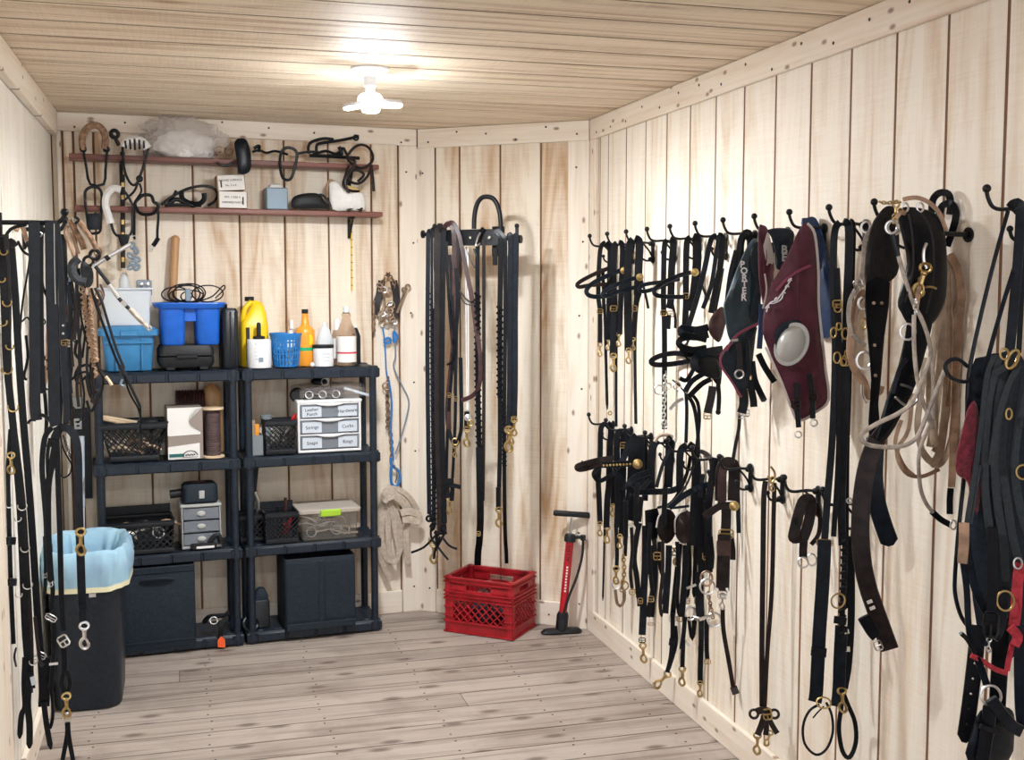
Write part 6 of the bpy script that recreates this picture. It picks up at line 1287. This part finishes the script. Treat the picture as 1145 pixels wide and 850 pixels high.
t.s('crown_loop', 13, '806,560 806,530 810,519 817,518 821,525 820,560', LD, .0).s('front_fold', 9, '807,565 807,535 810,522', LM, .02).k_(821, 566, 5.6, BRASS, .04).s('browband', 8, '819,565 806,566 797,571 788,578', LD, .03).s('cheek_strap', 11, '812,562 812,582 811,598', LD, .01).b(812, 597, 16, 9, BRASS, 0, .03).s('thick_strap', 15, '810,598 809,625 808,660', LD, .03, .01).s('keeper', 17, '802,613 817,613', LM, .045).s('spare_end', 7, '817,600 819,615 819,626', LD, .0).s('hanging_end', 5, '823,530 825,560 826,596', LB, -.02)
for x in (802, 813): t.k_(x, 659, 1.8, STEEL, .045, 'rivet')
t.b(808, 665, 10, 8, STEEL, 0, .03).n(808, 664, 18, STEEL, 0, .03).s('lead', 5, '808,680 809,705 815,740 820,770', LD, .02).s('lead_end', 8, '820,768 823,776', LD, .02)
t = T('crossed_lines', 'pair of dark leather lines knotted at the foot with brass snaps', 'reins', 7, (862, 536), .02)
t.c('brass_clip', 1.2, '862,522 866,528 866,536 862,540 859,532', BRASS, .02).n(864, 534, 16, BRASS).s('line', 6, '856,538 854,560 853,640 852,720 852,790', LD).s('line', 5, '866,540 865,580 863,660 858,730 855,790', LD, .008).r('knot_coil', 843, 798.5, 4.6, 1.6, LD, 1., .02).r('knot_coil', 866, 798.5, 4.6, 1.6, LD, 1., .02).s('knot', 8, '846,796 854,794 862,797', LD, .02).b(858, 799, 9, 11, BRASS, .2, .03)
t.s('tail', 7, '855,800 851,812 847,822', LD, .02).s('tail', 6, '858,800 864,812 869,820', LD, .02).s('tail', 6, '853,800 857,812 856,822', LD, .01).n(847, 820, 25, BRASS).n(862, 818, 18, BRASS, -.3)
t = T('short_hobble', 'short brown leather strap loop with two steel rings on the lower row', 'strap', 8, (900, 557), .03)
t.s('wide_loop', 12, '896,600 888,602 888,595 896,565 902,558 907,562 904,585 898,602', LD, .0, .006).s('tab', 9, '899,602 898,615 898,624', LD, .0).r('steel_ring', 898, 629, 5.6, 1.1, STEEL).r('steel_ring', 908, 626, 6.4, 1.1, STEEL, .8).s('side_strap', 5, '913,562 917,580 915,598 907,609', LD, -.01).b(890, 583, 3, 8, LB)
t = T('short_rein_end', 'narrow black strap pieces hanging on the last lower hook', 'strap', 9, (955, 560), .02)
t.s('strap', 6, '957,556 955,580 953,620 952,660', LB).r('steel_ring', 950, 560, 3, 1, STEEL)
# ================================================================ left wall: bracket hooks and their straps
LY = 3.83
def left_hook(yh, zh, L, label):
    t = thing('harness_hook', label, 'hook', V((XL, yh, zh)))
    w = XL+.003
    MB().box((w+.003, yh, zh-.02), (.003, .011, .05), None, .001).build('wall_plate', IRON, t)
    P = [V((w+.004, yh, zh)), V((w+L*.5, yh, zh+.001)), V((w+L*.85, yh, zh)), V((w+L*.97, yh, zh+.010)), V((w+L*1.02, yh, zh+.026))]
    MB().tube(P, .0075, 10).build('hook_arm', IRON, t)
    MB().ball(P[-1]+UP*.008, .0125, 12, 8).build('ball_end', IRON, t)
    MB().tube([V((w+.004, yh, zh-.065)), V((w+.03, yh, zh-.02)), V((w+.075, yh, zh-.006))], .005, 8).build('arm_brace', IRON, t)
left_hook(LY, 1.797, .182, 'front black iron hook arm on the left wall')
left_hook(4.36, 1.80, .135, 'rear black iron hook arm on the left wall holding the twitches')
def L(name, label, cat, first, y=LY, dy=.02): return Tack(name, label, cat, y-dy, first)
t = L('ringed_strap', 'dark strap set with a row of brass rings at the far left', 'harness', (2, 262), 3.80)
t.s('strap', 8, '0,265 3,300 5,340 7,400 12,450 17,500 22,560 25,620 28,700 31,740 33,775').s('strap', 7, '6,262 9,330 9,380 11,440 18,500 25,560 30,640 34,720 34,750 36,770', LD, -.012).s('tail', 6, '28,735 27,765 28,790 24,800 22,826', LB, .01, tip=True).s('tail', 7, '34,752 31,785 33,810 33,837', LB, .01, tip=True)
for x, y, R in ((4, 281, 4), (2, 312, 3.6), (8, 338, 4.6), (3, 360, 4.6), (11, 387, 4), (8, 413, 5.2), (14.5, 455, 5.4)): t.D('brass_ring', x, y, R, .9, BRASS, .02)
for x, y, R in ((25, 566, 4.8), (20, 580, 3.4), (28, 613, 4.6), (31, 654, 5), (21, 665, 3.4), (37, 740, 4), (10, 565, 3)): t.D('steel_ring', x, y, R, .7, STEEL, .02)
t.n(12, 507, 24, BRASS, 0, .02).s('white_cord', 1.6, '13,528 15,570 17,620 18,650', WHT, .02).s('side_strap', 5, '12,480 9,530 10,580 12,650 15,720', LB, -.02).s('keeper', 9, '8,605 17,605', LB, .02).s('keeper', 9, '10,651 18,651', LB, .02).c('cross_tab', 1.2, '18,725 16,735 18,745', LB, .02).s('blue_clip', 5, '36,757 38,766', BLUEI, .02)
t = L('plain_long_strap', 'long plain black strap hanging beside the ringed one', 'strap', (13, 270), 3.88)
t.s('strap', 8, '12,270 17,330 21,400 26,470 32,540 37,610 42,690 46,740 48,790', LB).s('top_loop', 8, '9,275 12,270 17,276', LD, .02).s('lower_piece', 12, '50,735 50,765 49,790', LB, .01).s('tail', 6, '49,785 52,810 57,838', LB, .02, tip=True).c('tail_loop', 2, '54,760 58,775 59,800 56,814 52,810', LB, .02).b(46, 733, 10, 6, STEEL, -.6, .02).b(38, 738, 7, 7, STEEL, .3)
t = L('wide_front_strap', 'wide black strap doubled over the hook arm, left one of two', 'strap', (38, 247), LY, .02)
t.s('strap', 12, '38,247.5 38,249 38.2,256 38.5,330 39,400 39,450 41,470', LBB, .01, .006).s('strap_back', 9, '44,250 44,330 45,400 47,440', LB, -.02).r('steel_ring', 44, 262, 2.6, .8, STEEL).s('curl_end', 4, '41,466 46,464 54,468 60,477', LB, .01).s('curl_end', 3, '40,470 34,470 31,474', LB, .01)
t = L('wide_rear_strap', 'wide glossy black strap doubled over the hook arm, right one of two', 'strap', (57, 247), LY, .02)
t.s('strap', 13, '56.5,246.5 56.6,249 57,256 58,330 60,400 61,460 63,476', LBB, .012, .006).s('side_strap', 7, '63,250 66,280 69,330 71,400 74,450 74,474', LBB, .004).s('strap_back', 6, '70,330 72,400 68,440 66,474', LB, -.02).c('white_edge', .5, '60.5,250 61,300 62,340', GREYCUP, .018)
for y in (364, 373): t.k_(70.5, y, 1.4, STEEL, .012, 'stud')
t.b(73, 383, 8, 6, BRASS)
t = L('arched_rein', 'glossy black rein arching down to a brass snap in front of the bin', 'reins', (70, 476), LY, .04)
t.s('rein', 9, '60,500 62,488 68,479 77,480 84,490 87,510 88,560 90,620 92,680 93,700', LBB).n(90, 592, 30, BRASS, 0, .012).n(94, 697, 30, STEEL, 0, .01).s('rein', 6, '58,478 50,490 47,520 49,550 52,590 52,640', LB, .01).s('rein', 4, '56,490 53,510 54,540', LB, .0).s('rein', 7, '62,492 58,520 54,545 54,600 57,650', LB, .02).s('keeper', 9, '92,676 93,682', LB, .01)
t = L('snap_lead', 'long black lead with buckle and brass snap hanging nearest the bin', 'lead', (67, 490), LY, .05)
t.s('lead', 6, '63,478 65,540 67,600 69,680 71,705', LB).b(71, 717, 10, 12, STEEL, .5).s('lead', 6, '71,722 72,740 72,752', LB).s('loop_part', 5, '72,750 69,764 73,776', LB).s('loop_part', 5, '74,750 78,764 75,776', LB).n(74, 776, 28, BRASS, 0, .01).r('end_ring', 75.5, 802, 4.4, 1, STEEL).s('handle', 5, '75,808 75,822 70,850', LB).s('handle', 5, '76,808 77,824 82,852', LB)
t = L('buckled_lines', 'thin black lines with steel buckles hanging left of the arched rein', 'reins', (55, 560), LY, .035)
t.s('line', 5, '54,600 56,640 59,660 57,680').b(57, 691, 12, 6, STEEL, -.6).s('line', 4, '50,600 51,640 50,665').b(50, 642, 5, 8, STEEL).b(56, 652, 5, 8, STEEL).s('line', 5, '60,695 60,730 57,770').s('tab', 3, '55,743 65,742', STEEL, .01).s('line', 4, '39,690 44,735 48,745', LD)
t = L('curb_line', 'thin black cord loop with a chain piece behind the arched rein', 'cord', (72, 500), LY, -.03)
t.c('cord', .9, '66,480 70,500 76,512 80,520 78,530 71,534 66,528', LB).chain('chain_piece', '71,488 75,500 79,512', 1.4, IRON).c('cord', .8, '82,455 86,462 90,470 84,472', LB)
t = L('brown_tangle', 'tangle of thin dark and brown leather strips behind the wide straps', 'strap', (46, 270), 4.20)
for sx, w, m in (('30,270 33,290 25,340 22,380', 2.2, LB), ('24,360 30,355 33,358', 2, LB), ('46,300 48,320 54,335', 3, LB), ('54,350 53,390 52,420 47,440', 4, LT), ('48,430 54,436 60,425', 2, LB), ('46,355 50,358 50,362 45,362', 1.6, LB), ('29,375 31,400 27,420 30,425', 3, LB), ('50,440 52,470 50,500', 4, LB), ('47,400 54,402 56,410 48,412', 5, LD), ('18,258 22,252 26,256 30,270', 5, LT), ('20,270 26,281 34,286', 3, IRON)): t.s('leather_strip', w, sx, m)
# ---- twitches, rods and ropes on the rear hook
t = L('padded_twitch', 'tan padded hobble pair on the rear left hook', 'hobble', (80, 246), 4.36, .03)
t.c('padded_arm', 3.4, '78,246 83,256 90,268 94,279', FLT).c('padded_arm', 3.1, '87,247 94,256 102,267 108,279', FLT, .012).c('thin_arm', 2.2, '76,252 73,260 78,273 83,287', LT, .01).c('thin_arm', 2, '80,260 84,272 88,284', LT).c('black_bands', 1.6, '83,242 88,246 84,250', IRON, .02).r('steel_band', 85, 246, 3, 1, STEEL).c('padded_arm', 3, '84,245 90,249 95,258', LT, .004)
t.c('dark_pad', 5, '88,289 81,296 81,306 87,313 96,316', FLG, .03)
t.r('hinge', 106, 285, 5, 2, IRON).r('hinge', 110, 281, 4, 1.4, RUST).r('hinge', 99, 292, 5, 1.8, IRON).p('dark_flap', '92,292 103,300 104,316 97,322 90,306', FLG, .012, .006, .01)
t = L('steel_twitch', 'long steel twitch rod with wrapped end crossing the turquoise tote', 'twitch', (110, 295), 4.36, .06)
t.c('rod_upper', 2.4, '104,298 118,289 132,281 146,273', STEEL).c('rod_joint', 3, '118,290 122,287', IRON, .006).c('rod_lower', 2.2, '105,296 113,306 122,318 133,334 145,346', IRON).c('bright_section', 2.4, '122,318 128,326 133,333', STEEL, .004).c('bright_section', 2.4, '136,337 141,342', STEEL, .004).c('wrapped_end', 3.4, '145,345 153,354 160,361 166,367', ROPE, .003, r2=2.4).r('end_loop', 167, 367, 2.4, 1, STEEL)
t = L('long_tongs', 'pair of long thin black rods with a looped thong hanging past the tote', 'twitch', (104, 320), 4.36, .09)
t.c('rod', 1.5, '102,322 107,340 116,365 127,395 136,415', IRON).c('rod', 1.6, '106,322 113,335 120,358 130,390 139,412', IRON, .004).c('joint', 3, '134,408 139,420', IRON, .004).c('rod', 1.7, '137,414 146,432 157,455', IRON).c('thong', 1.1, '138,418 145,440 155,458 157,475 158,496', LB).c('thong', 1.2, '157,455 157,470 156,485', LB, .006).c('side_tie', 1.4, '137,424 135,430 139,432', GREYB)
t = L('plaited_rope_twitch', 'brown plaited ropes with wooden toggle hanging from the rear left hook', 'rope', (94, 318), 4.36, .04)
t.braid('plait', 6, '92,316 94,340 99,370 104,400 108,420', LT, 0, .5).braid('plait', 5.5, '101,324 102,350 105,380 108,405', LT, .01, .5).c('strand', 2.2, '108,405 112,415 117,422 122,428', LD).c('wood_toggle', 1.9, '118,421 122,426 125,431', WOODL, .006).c('strand', 2, '108,400 103,420 106,440', LD).c('strand', 1.2, '113,415 115,430 112,445', LD).c('tassel', 1.5, '104,435 110,440 108,452 103,448 105,440', LD)
for k, sx in enumerate(('88,300 91,330 96,360 92,400', '80,312 84,345 80,380 82,410', '96,318 90,345 95,375 103,395')): t.c('strand', 1.3, sx, LD if k else LB)
t = L('old_headstall', 'worn brown and black headstall straps bunched behind the plaited ropes', 'bridle', (80, 300), 4.36, -.02)
for sx, w, m in (('68,262 72,290 78,310 74,340', 3, GREYB), ('72,300 70,330 72,370', 5, LB), ('76,310 82,330 84,352 80,372 76,395', 4, LB), ('80,330 88,320 96,328', 3, GREYCUP), ('83,340 90,330 84,322', 3, GREYCUP), ('86,380 84,395 90,405 84,420 88,430', 3.4, LB), ('76,360 80,400 78,430 80,458', 4, LD), ('90,410 98,408 102,415 92,425', 3, LB), ('112,318 116,330 110,342 106,330', 2.4, LM), ('108,340 112,350 110,360', 2.2, LM), ('96,420 100,440 106,452 101,460 97,448', 3, LB), ('110,405 106,430 102,450', 2.4, LD)): t.s('strap', w, sx, m)
for sx, w, m in (('70,262 73,300 72,360 76,420 78,470', 5, LB), ('77,318 79,350 76,400 79,440', 5, LBB), ('90,326 87,360 90,400 86,430 88,455', 3.5, LD), ('98,330 99,370 97,410 101,440', 3, LD), ('66,300 68,340 66,400 70,450', 5, LB), ('84,290 86,330 83,380', 4, LD), ('92,360 88,400 94,440 92,470', 2.5, LB), ('102,330 104,370 101,420 105,450', 2.5, LB), ('75,430 85,420 96,416 100,424', 2.6, LB), ('82,345 78,358 84,366 79,376 85,384', 1.6, LB)): t.s('strap', w, sx, m, .004)
t.b(77, 384, 8, 7, STEEL).r('bit_ring', 111, 330, 5, 1.2, RUST, .7).r('bit_ring', 95, 300, 4, 1.2, RUST)
